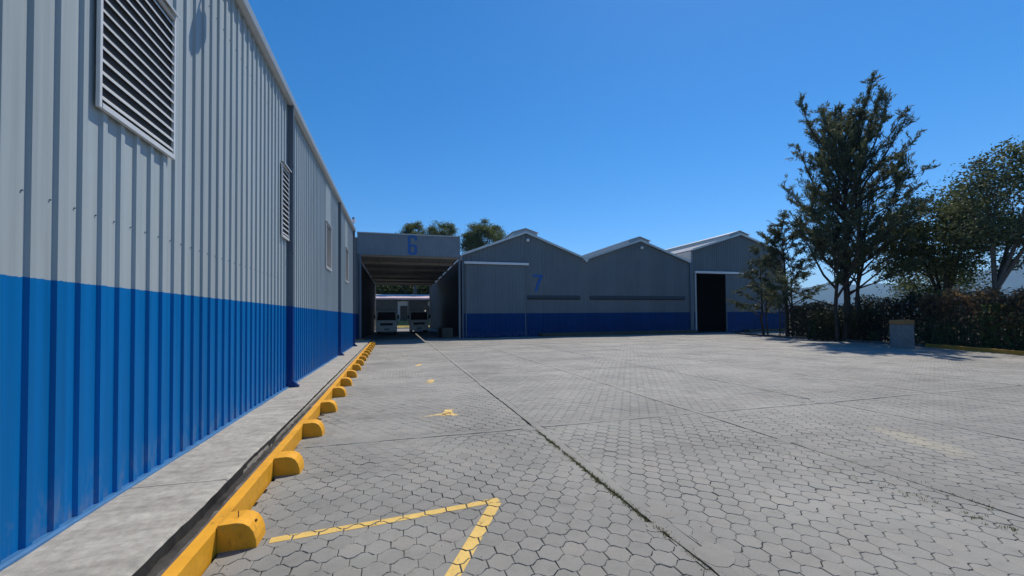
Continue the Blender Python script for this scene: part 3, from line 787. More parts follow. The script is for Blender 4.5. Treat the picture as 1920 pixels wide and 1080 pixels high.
# louvres
def louvre(y0, y1):
    x = XW + 0.028; w = 0.032
    fr = MB()
    fr.box(x, x + 0.030, y0, y0 + w, LZ0, LZ1); fr.box(x, x + 0.030, y1 - w, y1, LZ0, LZ1)
    fr.box(x, x + 0.034, y0 + w, y1 - w, LZ0, LZ0 + 0.05); fr.box(x, x + 0.034, y0 + w, y1 - w, LZ1 - 0.05, LZ1)
    f = fr.build('louvre', 'slat', wh, bevel=0.004)
    MB().box(x - 0.002, x + 0.004, y0 + w + 0.002, y1 - w - 0.002, LZ0 + 0.052, LZ1 - 0.052).build('backing', 'dark', f)
    n = 14; stp = (LZ1 - LZ0 - 0.10) / n
    me = None
    for k in range(n):
        z = LZ0 + 0.05 + stp * (k + 0.42)
        if me is None:
            a = MB().prism([(x + 0.005, z + 0.022), (x + 0.009, z + 0.026), (x + 0.027, z + 0.006), (x + 0.027, z - 0.014), (x + 0.023, z - 0.014), (x + 0.023, z + 0.003)], 'y', y0 + w + 0.001, y1 - w - 0.001).build('slat', 'slat', f)
            me = a.data; z00 = z
        else:
            o = bpy.data.objects.new('slat', me); C.objects.link(o); o.parent = f
            o.matrix_parent_inverse = f.matrix_world.inverted(); o.location = (0, 0, z - z00)
            o.matrix_parent_inverse = wh.matrix_world.inverted() if False else Matrix.Identity(4)
            o.location = Vector((0, 0, z - z00)) + a.matrix_local.translation
    # little hood over the frame
    MB().prism([(x - 0.005, LZ1 + 0.045), (x + 0.075, LZ1 + 0.008), (x + 0.075, LZ1 - 0.02), (x + 0.068, LZ1 - 0.02), (x + 0.068, LZ1 + 0.004), (x - 0.005, LZ1 + 0.038)], 'y', y0 + 0.001, y1 - 0.001).build('hood', 'trim', f)
for a, b in LV: louvre(a, b)
for (a, b) in LV[2:]:
    pts = corr(a + 0.1, b - 0.1, FIRST); vs = []; fs = []
    for (y, d) in pts: vs += [(XW + d + 0.008, y, LZ1 + 0.06), (XW + d + 0.008, y, 6.45)]
    for k in range(len(pts) - 1): fs.append((2 * k, 2 * k + 2, 2 * k + 3, 2 * k + 1))
    MB().add(vs, fs).build('skylight_strip', 'fibre', wh)
# flood lamp on the eave (its shadow falls on the sheets) and a small one at the far end
def flood(y, z, out, label):
    t = thing('wall_lamp', (XW, y, z), label, 'lamp')
    MB().tube([(XW - 0.02, y, z + 0.10), (XW + out * 0.6, y, z + 0.12), (XW + out, y, z + 0.05)], 0.018, 8).build('arm', 'pipe', t)
    MB().tube([(XW + out, y, z + 0.09), (XW + out, y, z - 0.02), (XW + out, y, z - 0.20), (XW + out, y, z - 0.24)], [0.05, 0.09, 0.15, 0.15], 12).build('shade', 'trim', t, smooth=False)
    MB().sphere((XW + out, y, z - 0.24), 0.09, 10, 6).build('globe', 'lamp', t, smooth=True)
flood(6.42, 6.72, 0.55, 'bell shaped lamp on an arm at the eave above the nearest louvre')
t = thing('flood_light', (XW + 0.1, 23.6, 6.8), 'small white flood light standing on the far end of the eave', 'light')
MB().tube([(XW + 0.08, 23.6, 6.76), (XW + 0.08, 23.6, 7.02)], 0.02, 6).build('stem', 'pipe', t)
MB().box(XW + 0.0, XW + 0.2, 23.5, 23.72, 6.98, 7.14).build('head', 'white', t, bevel=0.02)
MB().box(XW + 0.04, XW + 0.14, 23.56, 23.66, 7.14, 7.26).build('sensor', 'pipe', t)

# ================================================================== CANOPY BAY (number 6)
b6 = thing('warehouse', (-7, 40, 0), 'shaded grey and blue warehouse wall left of the canopy passage', 'warehouse')
def front_sheet(x0, x1, y, ztop, mat, name, parent, zb=0.0, first=None, depth=0.03, pitch=0.23):
    pts = corr(x0, x1, first if first is not None else x0 + 0.07, pitch, 0.06, 0.02, depth); vs = []; fs = []
    for (x, d) in pts: vs += [(x, y - d, zb if not callable(zb) else zb(x)), (x, y - d, ztop(x) if callable(ztop) else ztop)]
    for k in range(len(pts) - 1): fs.append((2 * k, 2 * k + 2, 2 * k + 3, 2 * k + 1))
    return MB().add(vs, fs).build(name, mat, parent)
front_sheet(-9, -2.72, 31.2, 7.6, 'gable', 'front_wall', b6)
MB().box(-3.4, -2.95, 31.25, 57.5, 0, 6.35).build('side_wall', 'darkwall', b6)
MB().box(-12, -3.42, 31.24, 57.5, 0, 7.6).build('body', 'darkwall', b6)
MB().box(-12.2, -2.96, 31.1, 57.6, 7.62, 7.74).build('roof', 'galv', b6)

cp = thing('canopy', (1, 45, 0), 'flat grey canopy with a blue number 6 spanning the truck passage', 'canopy')
front_sheet(-2.80, 4.62, 31.0, 7.90, 'fascia', 'fascia', cp, 6.34, depth=0.012)
MB().box(-2.80, 4.62, 31.02, 31.10, 6.34, 7.89).build('fascia_frame', 'fascia', cp)
MB().box(-2.83, 4.66, 30.93, 31.14, 7.90, 7.97).build('coping', 'trim', cp)
MB().box(-2.9, 4.75, 31.12, 58.0, 6.48, 6.56).build('roof', 'soffit', cp)
for k, y in enumerate([31.3, 35.6, 40.2, 44.8, 49.4, 54.0]):
    MB().box(-2.88, 4.74, y, y + 0.14, 6.26, 6.478).build('beam', 'soffit', cp)
for x in (-1.4, 0.2, 1.8, 3.4):
    MB().box(x, x + 0.07, 31.5, 57.8, 6.40, 6.478).build('purlin', 'soffit', cp)
MB().box(-3.0, 4.5, 57.9, 58.05, 6.28, 6.50).build('rear_beam', 'trim', cp)
for x in (-3.05, 4.28): MB().box(x, x + 0.16, 57.9, 58.05, 0, 6.28).build('rear_post', 'white', cp)
for x in (-2.66, 4.50):
    MB().box(x, x + 0.13, 30.98, 31.11, 0.0, 6.335).build('post', 'pipe', cp, bevel=0.01)
# the number 6, strokes standing proud of the fascia
def six():
    b = MB(); y0, y1 = 30.955, 30.985; x0, x1, z0, z1, w = 0.74, 1.38, 6.44, 7.86, 0.15
    b.prism([(x0, z0 + 0.12), (x0 + 0.12, z0), (x1 - 0.12, z0), (x1, z0 + 0.12), (x1, z0 + 0.62), (x1 - 0.12, z0 + 0.74), (x0 + w, z0 + 0.74), (x0 + w, z0 + 0.60), (x1 - w - 0.03, z0 + 0.60),
             (x1 - w, z0 + 0.57), (x1 - w, z0 + 0.18), (x1 - w - 0.04, z0 + 0.14), (x0 + w + 0.03, z0 + 0.14), (x0 + w, z0 + 0.18), (x0 + w, z1 - 0.18), (x0 + w + 0.03, z1 - 0.14),
             (x1 - w - 0.03, z1 - 0.14), (x1 - w, z1 - 0.18), (x1 - w, z1 - 0.34), (x1, z1 - 0.34), (x1, z1 - 0.12), (x1 - 0.12, z1), (x0 + 0.12, z1), (x0, z1 - 0.12)], 'y', y0, y1)
    return b.build('number', 'number', cp)
six()
# blocks at the post feet
tag(MB().box(-3.05, -2.3, 30.65, 30.95, -0.02, 0.23).build('kerb_block', 'yellow_worn', bevel=0.02), 'dull yellow concrete block at the left canopy post', 'block', 'yellow blocks by the canopy posts')
tag(MB().box(3.55, 4.42, 34.0, 37.5, -0.02, 0.85).build('loading_step', 'step', bevel=0.02), 'low olive concrete step inside the right of the passage', 'step')

# ================================================================== BUILDING 7 (two gables)
GY = 34.0
b7 = thing('warehouse', (16, 44, 0), 'shade-toned grey twin gabled warehouse with blue base and a number 7', 'warehouse')
E0, P1, V1, P2, E2 = (5.31, 7.0), (10.87, 9.10), (16.6, 6.93), (22.34, 8.88), (27.95, 6.95)
def top7(x):
    return float(np.interp(x, [E0[0], P1[0], V1[0], P2[0], E2[0]], [E0[1], P1[1], V1[1], P2[1], E2[1]]))
def gable_wall(x0, x1, top, name, parent, zb=0.0, mat='gable', brk=()):
    xs = sorted(set([x for x, _ in corr(x0, x1, x0 + 0.05, 0.23, 0.06, 0.02, 0.03)]))
    pts = corr(x0, x1, x0 + 0.05, 0.23, 0.06, 0.02, 0.03); vs = []; fs = []
    for (x, d) in pts: vs += [(x, GY - d, zb), (x, GY - d, top(x))]
    for k in range(len(pts) - 1): fs.append((2 * k, 2 * k + 2, 2 * k + 3, 2 * k + 1))
    return MB().add(vs, fs).build(name, mat, parent)
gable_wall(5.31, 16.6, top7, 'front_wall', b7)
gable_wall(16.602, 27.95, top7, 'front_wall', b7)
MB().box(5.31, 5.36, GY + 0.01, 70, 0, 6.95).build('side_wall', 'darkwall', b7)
DEP7 = 60.0
def roof_side(a, b, y0, y1, name, parent, over=0.0, thick=0.05, pitch=0.35, mat='galv'):
    """ribbed roof slope from eave point a to ridge point b (x,z)"""
    pts = corr(y0, y1, y0 + 0.05, pitch, 0.06, 0.03, 0.035); vs = []; fs = []
    dx, dz = b[0] - a[0], b[1] - a[1]; L = math.hypot(dx, dz); nx, nz = (-dz / L, dx / L)
    if nz < 0: nx, nz = -nx, -nz
    for (y, d) in pts: vs += [(a[0] + nx * (d + thick), y, a[1] + nz * (d + thick)), (b[0] + nx * (d + thick), y, b[1] + nz * (d + thick))]
    for k in range(len(pts) - 1): fs.append((2 * k, 2 * k + 1, 2 * k + 3, 2 * k + 2))
    return MB().add(vs, fs).build(name, mat, parent)
def verge(a, b, y0, y1, name, parent, h=0.16, mat='galv'):
    dx, dz = b[0] - a[0], b[1] - a[1]
    vs = []
    for y in (y0, y1): vs += [(a[0], y, a[1] - 0.03), (b[0], y, b[1] - 0.03), (b[0], y, b[1] + h), (a[0], y, a[1] + h)]
    return MB().add(vs, [(0, 1, 2, 3), (7, 6, 5, 4), (0, 4, 5, 1), (1, 5, 6, 2), (2, 6, 7, 3), (3, 7, 4, 0)]).build(name, mat, parent)
def ridge_vent(x, z, y0, y1, parent, hw=1.0, h=0.52):
    v = MB().prism([(x - hw, z - hw * 0.30), (x - hw, z - hw * 0.30 + 0.40), (x, z + h), (x + hw, z - hw * 0.30 + 0.40), (x + hw, z - hw * 0.30)], 'y', y0 + 0.12, y1).build('ridge_vent', 'trim', parent)
    for s in (-1, 1):
        MB().prism([(x + s * (hw + 0.12), z - hw * 0.30 + 0.37), (x, z + h + 0.01), (x, z + h + 0.06), (x + s * (hw + 0.12), z - hw * 0.30 + 0.43)], 'y', y0, y1 + 0.1).build('vent_cap', 'galv', v)
for (a, p, b) in ((E0, P1, V1), (V1, P2, E2)):
    roof_side(a, p, GY - 0.22, DEP7, 'roof', b7); roof_side(b, p, GY - 0.22, DEP7, 'roof', b7)
    verge(a, p, GY - 0.26, GY - 0.2, 'verge_trim', b7); verge(b, p, GY - 0.26, GY - 0.2, 'verge_trim', b7)
ridge_vent(10.87, 9.10, GY - 0.1, DEP7, b7, 1.1, 0.42); ridge_vent(22.34, 8.88, GY - 0.1, DEP7, b7, 1.1, 0.42)
MB().box(16.35, 16.85, GY - 0.3, DEP7, 6.86, 6.98).build('valley_gutter', 'galv', b7)
MB().tube([(16.6, GY - 0.33, 6.90), (16.6, GY - 0.33, 6.72)], 0.09, 8).build('gutter_outlet', 'white', b7)
MB().box(4.98, 5.27, GY + .02, DEP7 - 2, 6.60, 6.72).build('eave_gutter', 'white', b7)
# sliding door
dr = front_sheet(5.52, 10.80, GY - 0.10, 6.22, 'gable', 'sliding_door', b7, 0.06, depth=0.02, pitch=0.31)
MB().box(5.50, 5.56, GY - 0.135, GY - 0.06, 0.06, 6.22).build('door_edge', 'fascia', dr)
MB().box(10.76, 10.82, GY - 0.135, GY - 0.06, 0.06, 6.22).build('door_edge', 'fascia', dr)
MB().box(5.38, 11.10, GY - 0.24, GY - 0.04, 6.26, 6.46).build('door_rail', 'white', b7, bevel=0.02)
for x0, x1 in ((10.98, 16.06), (17.0, 27.35)):
    s = MB().prism([(GY - 0.035, 3.36), (GY - 0.16, 3.36), (GY - 0.035, 3.64)], 'x', x0, x1).build('vent_hood', 'ventgrey', b7)
    MB().box(x0 + 0.05, x1 - 0.05, GY - 0.05, GY - 0.032, 3.26, 3.355).build('vent_slot', 'dark', s)
for x, z in ((11.0, 8.45), (22.42, 8.22)):
    l = MB().box(x - 0.06, x + 0.06, GY - 0.32, GY - 0.03, z + 0.12, z + 0.18).build('gable_lamp', 'pipe', b7)
    MB().sphere((x, GY - 0.30, z), 0.15, 10, 7).build('globe', 'lamp', l, smooth=True)
# number 7
b = MB(); b.prism([(11.50, 5.48), (12.42, 5.48), (12.42, 5.30), (12.20, 4.85), (12.02, 4.40), (11.90, 3.96), (11.66, 3.96), (11.80, 4.45), (11.98, 4.88), (12.17, 5.27), (11.50, 5.27)], 'y', GY - 0.062, GY - 0.036)
b.build('number', 'number', b7)
MB().box(12.0, 27.9, GY - 1.15, GY - 0.04, -0.05, 0.30).build('loading_ledge', 'step', b7, bevel=0.015)
MB().box(5.2, 5.305, GY - 0.2, GY - 0.05, 0.0, 6.85).build('downpipe', 'pipe', b7)
MB().box(27.96, 28.16, GY - 0.14, GY - 0.02, 0.0, 6.95).build('downpipe', 'pipe', b7)

# ================================================================== BUILDING 8 (third gable, open door)
b8 = thing('warehouse', (34, 44, 0), 'single gabled shade-toned grey warehouse with an open dark doorway behind the trees', 'warehouse')
A3, PK3, B3 = (28.2, 8.2), (34.2, 10.05), (40.2, 8.2)
def top8(x): return float(np.interp(x, [A3[0], PK3[0], B3[0]], [A3[1], PK3[1], B3[1]]))
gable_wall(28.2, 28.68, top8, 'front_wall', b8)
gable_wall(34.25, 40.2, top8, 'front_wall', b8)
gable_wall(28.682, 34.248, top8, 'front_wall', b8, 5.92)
b = MB(); D8 = 58.0
MB().box(28.2, 28.26, GY + 0.02, D8, 0, 8.18).build('side_wall', 'cream', b8)
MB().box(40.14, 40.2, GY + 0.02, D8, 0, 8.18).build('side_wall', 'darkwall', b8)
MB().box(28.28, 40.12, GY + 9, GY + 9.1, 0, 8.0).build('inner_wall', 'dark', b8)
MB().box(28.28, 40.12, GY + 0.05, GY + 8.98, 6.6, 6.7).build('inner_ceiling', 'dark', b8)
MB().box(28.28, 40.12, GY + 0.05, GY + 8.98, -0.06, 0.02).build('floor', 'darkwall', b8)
roof_side(A3, PK3, GY - 0.22, D8, 'roof', b8); roof_side(B3, PK3, GY - 0.22, D8, 'roof', b8)
verge(A3, PK3, GY - 0.26, GY - 0.2, 'verge_trim', b8); verge(B3, PK3, GY - 0.26, GY - 0.2, 'verge_trim', b8)
ridge_vent(34.2, 10.05, GY - 0.1, D8, b8, 1.2, 0.42)
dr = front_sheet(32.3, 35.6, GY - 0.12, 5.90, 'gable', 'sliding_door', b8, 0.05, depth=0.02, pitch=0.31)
MB().box(32.26, 32.33, GY - 0.15, GY - 0.07, 0.05, 5.9).build('door_edge', 'fascia', dr)
MB().box(28.5, 34.5, GY - 0.26, GY - 0.05, 5.94, 6.16).build('door_rail', 'white', b8, bevel=0.02)
MB().box(28.55, 28.70, GY - 0.1, GY - 0.035, 0.0, 5.92).build('door_jamb', 'trim', b8)
MB().box(28.18, 28.30, GY - 0.16, GY - 0.03, 0.0, 8.1).build('downpipe', 'fascia', b8)
MB().box(34.3, 40.2, GY - 0.9, GY - 0.14, -0.05, 0.25).build('loading_ledge', 'step', b8)
# low shed right of it
sh = thing('shed', (45, 38, 0), 'low shed with a bright white roof edge glimpsed behind the trees', 'shed')
MB().box(41.5, 43.6, 37.0, 42, 0, 3.0).build('wall', 'cream', sh)
MB().prism([(36.4, 3.05), (42.4, 3.9), (42.4, 4.02), (36.4, 3.22)], 'x', 41.2, 43.9).build('roof', 'galv', sh)

# ================================================================== TRUCKS
def truck(x, y, label, box='boxpaint', hb=3.75):
    t = thing('box_truck', (x, y, 0), label, 'truck', 'box trucks parked in the passage')
    hw = 1.05
    MB().box(x - hw - 0.06, x + hw + 0.06, y + 1.55, y + 6.6, 1.0, hb).build('cargo_box', box, t, bevel=0.04)
    MB().prism([(y + 0.05, 0.62), (y + 0.0, 1.45), (y + 0.22, 2.45), (y + 0.45, 2.62), (y + 1.5, 2.66), (y + 1.5, 0.62)], 'x', x - hw, x + hw).build('cab', 'truckpaint', t, bevel=0.05)
    MB().add([(x - hw + .12, y - 0.012, 1.52), (x + hw - .12, y - 0.012, 1.52), (x + hw - .17, y + 0.17, 2.36), (x - hw + .17, y + 0.17, 2.36),
              (x - hw + .12, y + 0.05, 1.52), (x + hw - .12, y + 0.05, 1.52), (x + hw - .17, y + 0.24, 2.36), (x - hw + .17, y + 0.24, 2.36)],
             [(0, 1, 2, 3), (7, 6, 5, 4), (0, 4, 5, 1), (1, 5, 6, 2), (2, 6, 7, 3), (3, 7, 4, 0)]).build('windscreen', 'glass', t)
    MB().box(x - 0.62, x + 0.62, y - 0.03, y + 0.08, 0.98, 1.22).build('grille', 'rubber', t, bevel=0.01)
    MB().box(x - hw, x + hw, y - 0.09, y + 0.12, 0.34, 0.74).build('bumper', 'truckpaint', t, bevel=0.03)
    MB().box(x - 0.26, x + 0.26, y - 0.105, y - 0.085, 0.50, 0.66).build('number_plate', 'pipe', t)
    for s in (-1, 1):
        MB().box(x + s * 0.80 - 0.15, x + s * 0.80 + 0.15, y - 0.04, y + 0.06, 0.82, 1.02).build('headlight', 'lamp', t, bevel=0.02)
        m = MB().tube([(x + s * 0.95, y + 0.18, 2.25), (x + s * 1.16, y + 0.02, 2.2), (x + s * 1.18, y, 1.7)], 0.018, 6).build('mirror', 'rubber', t)
        MB().box(x + s * 1.18 - 0.09, x + s * 1.18 + 0.09, y - 0.04, y + 0.03, 1.66, 2.06).build('mirror_head', 'rubber', m, bevel=0.02)
        MB().box(x + s * (hw - 0.008) - 0.012, x + s * (hw - 0.008) + 0.012, y + 0.42, y + 1.3, 1.55, 2.3).build('side_window', 'glass', t)
        for yy in (y + 0.75, y + 4.9):
            w = MB().tube([(x + s * 0.72, yy, 0.40), (x + s * 0.94, yy, 0.40)], 0.40, 20).build('wheel', 'rubber', t, bevel=0.02)
            MB().tube([(x + s * 0.90, yy, 0.40), (x + s * 0.955, yy, 0.40)], 0.22, 14).build('rim', 'steel', w)
    MB().box(x - 0.85, x + 0.85, y + 0.3, y + 6.5, 0.30, 0.98).build('chassis', 'rubber', t)
truck(-1.13, 44.0, 'white cab over box truck parked on the left of the passage')
truck(2.32, 47.2, 'darker box truck parked on the right of the passage', hb=3.86)

# ---- what shows behind the passage
far = thing('shed', (2, 74, 0), 'low white shed with a pink sheet roof behind the trucks', 'shed')
MB().box(-9, 14, 74, 80, 0, 4.75).build('wall', 'cream', far)
MB().prism([(73.2, 4.95), (80.6, 6.2), (80.6, 6.3), (73.2, 5.25)], 'x', -9.4, 14.4).build('roof', 'redroof', far)
for k in range(3): MB().box(-8.2 + 8.6 * k, -3.0 + 8.6 * k, 73.93, 73.99, 0.1, 3.9).build('gate', 'leaf_grey' if False else 'step', far)
v = MB().prism([(70.2, -0.05), (70.2, 0.12), (71.2, 0.5), (72.6, 1.25), (73.6, 1.3), (73.6, -.05)], 'x', -9, 14).build('verge', 'drygrass'); tag(v, 'strip of yellow dry grass in front of the far shed', kind='structure')
kk = MB().box(-9, 14, 69.9, 70.19, -0.05, 0.16).build('kerb', 'cream'); tag(kk, 'pale kerb before the dry grass strip', kind='structure')
hb = None

# ================================================================== FOLIAGE
def leaves(centers, dirs, length, width, tone, name, mat, parent, flat=None):
    """one rhombus-like quad per leaf"""
    n = len(centers); d = dirs / (np.linalg.norm(dirs, axis=1, keepdims=True) + 1e-9)
    r = rng.normal(size=(n, 3)); s = np.cross(d, r); s /= (np.linalg.norm(s, axis=1, keepdims=True) + 1e-9)
    L = length[:, None]; Wd = width[:, None]
    v = np.stack([centers - d * L * .5, centers - s * Wd * .5 + d * L * 0.05, centers + d * L * .5, centers + s * Wd * .5 + d * L * 0.05], 1).reshape(-1, 3)
    return np_mesh(name, v, np.arange(4 * n), np.full(n, 4), mat, parent, {'tone': np.repeat(tone, 4)})
def limb_path(p0, d, L, n=5, up=0.25, wob=0.12):
    p = np.array(p0, float); d = np.array(d, float); d /= np.linalg.norm(d); pts = [p.copy()]
    for k in range(n):
        d = d + np.array([random.gauss(0, wob), random.gauss(0, wob), up / n + random.gauss(0, wob * .5)]); d /= np.linalg.norm(d)
        p = p + d * L / n; pts.append(p.copy())
    return np.array(pts)
def at_path(pts, t):
    f = t * (len(pts) - 1); i = min(int(f), len(pts) - 2); return pts[i] + (pts[i + 1] - pts[i]) * (f - i), pts[i + 1] - pts[i]

def needle_tree(loc, h, rad, prof, label, seed, n_limb=80, base=3.2, lean=(0, 0), mat='leaf_casuarina', stems=1, dens=1.0, droop=0.0, up=0.55, nl=0.42, spread=1.0, trk=1.0):
    global rng
    random.seed(seed); rng = np.random.default_rng(seed)
    t = thing('tree', loc, label, 'tree'); x, y, z0 = loc
    tr = MB(); paths = []
    for s in range(stems):
        o = (0, 0) if s == 0 else ((s * 2 - stems) / stems * spread * .75 + random.gauss(0, .1), random.uniform(-.5, .5) * spread)
        hh = h * (1 if s == 0 else random.uniform(.74, .96))
        n = 10; pts = [(x + o[0] + lean[0] * (k / n) ** 1.2 + random.gauss(0, .05) * (k > 0) + o[0] * 1.6 * k / n, y + o[1] + lean[1] * (k / n) + random.gauss(0, .05) * (k > 0), z0 - 0.1 + hh * 0.97 * k / n) for k in range(n + 1)]
        r0 = 0.0145 * h * trk * (1 if s == 0 else .6); tr.tube(pts, [r0 * (1.15 if k == 0 else (1 - k / n) ** 0.9 + 0.02) for k in range(n + 1)], 9)
        paths.append(np.array(pts))
    Cn, Dn, Ln = [], [], []
    for k in range(n_limb):
        pth = paths[0] if stems == 1 or random.random() < .6 else random.choice(paths)
        f = (base / h) + (0.97 - base / h) * ((k + random.random()) / n_limb) ** 0.92
        p, d = at_path(pth, min(.995, f)); az = k * 2.39996 + random.gauss(0, .3)
        rr = rad * prof(f) * random.uniform(.55, 1.15)
        el = up + random.uniform(-.25, .35) + max(0, f - .6) * 1.0
        L = rr / max(.35, math.cos(min(1.25, el)))
        L = min(L, rad * 1.5)
        lp = limb_path(p, (math.cos(az) * math.cos(el), math.sin(az) * math.cos(el), math.sin(el)), L, 5, 0.35 - droop, .13)
        r0 = 0.012 * L + 0.012; tr.tube(lp, [r0 * (1 - .85 * i / 5) for i in range(6)], 5, False)
        for q in range(int((5 + L * 4.2) * dens)):
            tt = random.uniform(.22, 1.0) ** 0.75; bp, bd = at_path(lp, tt)
            bd = bd / np.linalg.norm(bd)
            sd_ = bd * .6 + np.array([random.gauss(0, .6), random.gauss(0, .6), random.gauss(.45 - droop * 2.4, .4)]); sd_ /= np.linalg.norm(sd_)
            sl = random.uniform(.35, 1.0) * (0.55 + .45 * rr / rad)
            m = int(random.uniform(16, 34))
            u = rng.random(m); c = bp + sd_ * (u * sl)[:, None] + rng.normal(0, .05, (m, 3))
            dd = sd_ * 0.9 + rng.normal(0, .5, (m, 3)); dd[:, 2] -= droop * 1.2
            Cn.append(c); Dn.append(dd); Ln.append(rng.uniform(.6, 1.25, m) * nl)
    Cn = np.concatenate(Cn); Dn = np.concatenate(Dn); Ln = np.concatenate(Ln)
    tr.build('trunk', 'bark_dark', t)
    leaves(Cn, Dn, Ln, Ln * rng.uniform(.10, .2, len(Ln)), rng.random(len(Ln)), 'crown', mat, t)
    return t

def blob_tree(loc, h, crown, label, seed, mat='leaf_broad', barkm='bark_dark', clusters=60, per=260, ls=0.16, cr=0.55, shell=0.55, fork=2.0, lean=(0, 0), asp=0.45, r0=None, name='tree', cat='tree'):
    """crown = (cx,cy,cz,rx,ry,rz) ; leaf clumps sit towards the outside of the crown, each on its own limb"""
    global rng
    random.seed(seed); rng = np.random.default_rng(seed)
    t = thing(name, loc, label, cat); x, y, z0 = loc; cx, cy, cz, rx, ry, rz = crown
    tr = MB(); r0 = r0 or 0.018 * h
    fk = np.array([x + lean[0], y + lean[1], z0 + fork])
    tr.tube([(x, y, z0 - .1), (x + lean[0] * .4, y + lean[1] * .4, z0 + fork * .5), tuple(fk)], [r0 * 1.15, r0 * .95, r0 * .85], 9)
    Cn, Dn, Ln, Tn = [], [], [], []
    mains = []
    for k in range(6):
        a = k * 1.05 + random.random(); tip = np.array([cx + rx * .45 * math.cos(a), cy + ry * .45 * math.sin(a), cz + rz * random.uniform(-.25, .25)])
        mid = fk + (tip - fk) * .5 + np.array([random.gauss(0, .15) * rx * .3, random.gauss(0, .15) * ry * .3, 0])
        pts = np.array([fk, mid, tip]); tr.tube(pts, [r0 * .6, r0 * .42, r0 * .22], 6, False); mains.append(pts)
    for k in range(clusters):
        while True:
            p = rng.uniform(-1, 1, 3)
            if shell < np.linalg.norm(p) < 1: break
        c = np.array([cx + p[0] * rx, cy + p[1] * ry, cz + p[2] * rz])
        mp = min(mains, key=lambda m: np.linalg.norm(m[-1] - c)); s, _ = at_path(mp, random.uniform(.45, .95))
        tr.tube([s, (s + c) / 2 + rng.normal(0, .12, 3), c], [r0 * .16, r0 * .11, r0 * .04], 4, False)
        m = int(per * random.uniform(.5, 1.3)); q = rng.normal(0, 1, (m, 3)) * np.array([1, 1, .7]) * cr * random.uniform(.6, 1.15)
        Cn.append(c + q); dd = rng.normal(0, 1, (m, 3)); dd[:, 2] = dd[:, 2] * .6 - .35; Dn.append(dd)
        Ln.append(rng.uniform(.6, 1.3, m) * ls); Tn.append(np.clip(rng.random(m) * .7 + random.uniform(-.1, .4), 0, 1))
    Cn = np.concatenate(Cn); Dn = np.concatenate(Dn); Ln = np.concatenate(Ln); Tn = np.concatenate(Tn)
    tr.build('trunk', barkm, t)
    leaves(Cn, Dn, Ln, Ln * asp, Tn, 'crown', mat, t)
    return t
def prof_main(f):
    return float(np.interp(f, [0.15, 0.28, 0.42, 0.58, 0.72, 0.86, 1.0], [0.72, 0.92, 1.0, 0.92, 0.72, 0.45, 0.14]))
needle_tree((27.15, 18.95, 0), 14.3, 3.9, prof_main, 'tall dark needle leaved tree standing before the hedge', 5, 165, 3.0, (0.3, -0.2), stems=4, up=.62, nl=.33, spread=1.2, dens=.68, trk=.95)
def prof_small(f): return float(np.interp(f, [0.1, 0.35, 0.7, 1.0], [0.8, 1.0, 0.7, 0.2]))
needle_tree((29.2, 24.6, 0), 9.2, 2.5, prof_small, 'small drooping olive tree beside the open warehouse doorway', 9, 46, 2.4, (-.3, 0), 'leaf_olive', 3, .7, .22, .55, .34)
needle_tree((31.0, 28.4, 0), 7.6, 2.3, prof_small, 'dim olive tree overhanging the right end of the gabled warehouse', 19, 30, 1.4, (-.2, 0), 'leaf_olive', 2, .6, .30, .4, .36)
blob_tree((31.0, 16.1, -.05), 9.0, (31.0, 16.2, 6.1, 2.5, 2.5, 3.2), 'bushy mid green tree behind the hedge right of the concrete pillar', 21, 'leaf_broad', 'bark_dark', 95, 250, .19, .5, .3, 2.2)
blob_tree((29.0, 13.5, -.05), 9.8, (29.5, 12.3, 6.9, 2.3, 2.5, 3.1), 'thin grey green tree with a leaning forked trunk at the right edge', 33, 'leaf_grey', 'bark_mid', 76, 260, .18, .5, .3, 2.9, (0.25, -0.35))
blob_tree((36.0, 19.5, -.05), 6.0, (36, 19.5, 3.8, 2.2, 2.2, 2.0), 'dull green tree far behind the hedge between the tall tree and the bushy one', 41, 'leaf_grey', 'bark_dark', 30, 200, .17, .5, .3, 1.5)
# trees behind the buildings
blob_tree((3.4, 84.0, 0), 20.5, (3.4, 84.0, 17.0, 2.7, 2.6, 4.2), 'ragged green treetop rising right behind the number 6', 51, 'leaf_dome', 'bark_mid', 60, 330, .32, .55, .45, 9.0)
blob_tree((9.0, 85.0, 0), 21.2, (9.0, 85, 17.9, 3.3, 3.3, 3.6), 'rounded green treetop behind the right end of the canopy', 53, 'leaf_dome', 'bark_mid', 64, 360, .30, .6, .6, 9.0)
blob_tree((18.0, 84.5, 0), 22.4, (18.2, 84.5, 17.2, 4.8, 4.8, 5.1), 'large dome shaped green tree behind the left gable slope', 57, 'leaf_dome', 'bark_mid', 120, 340, .32, .66, .7, 8.5)
for i, (x, w) in enumerate([(-5.0, 3.4), (0.5, 3.0), (5.2, 3.2), (10.0, 3.0)]):
    blob_tree((x, 92.0 + i, 0), 10.5, (x, 92 + i, 8.0, w * 1.3, 2.5, 3.2), ['dark green tree behind the pink roof, leftmost through the passage', 'dark green tree behind the pink roof, above the left truck',
              'dark green tree behind the pink roof, above the right truck', 'dark green tree behind the pink roof, rightmost through the passage'][i], 60 + i, 'leaf_broad', 'bark_dark', 60, 200, .45, .9, .1, 3.0)
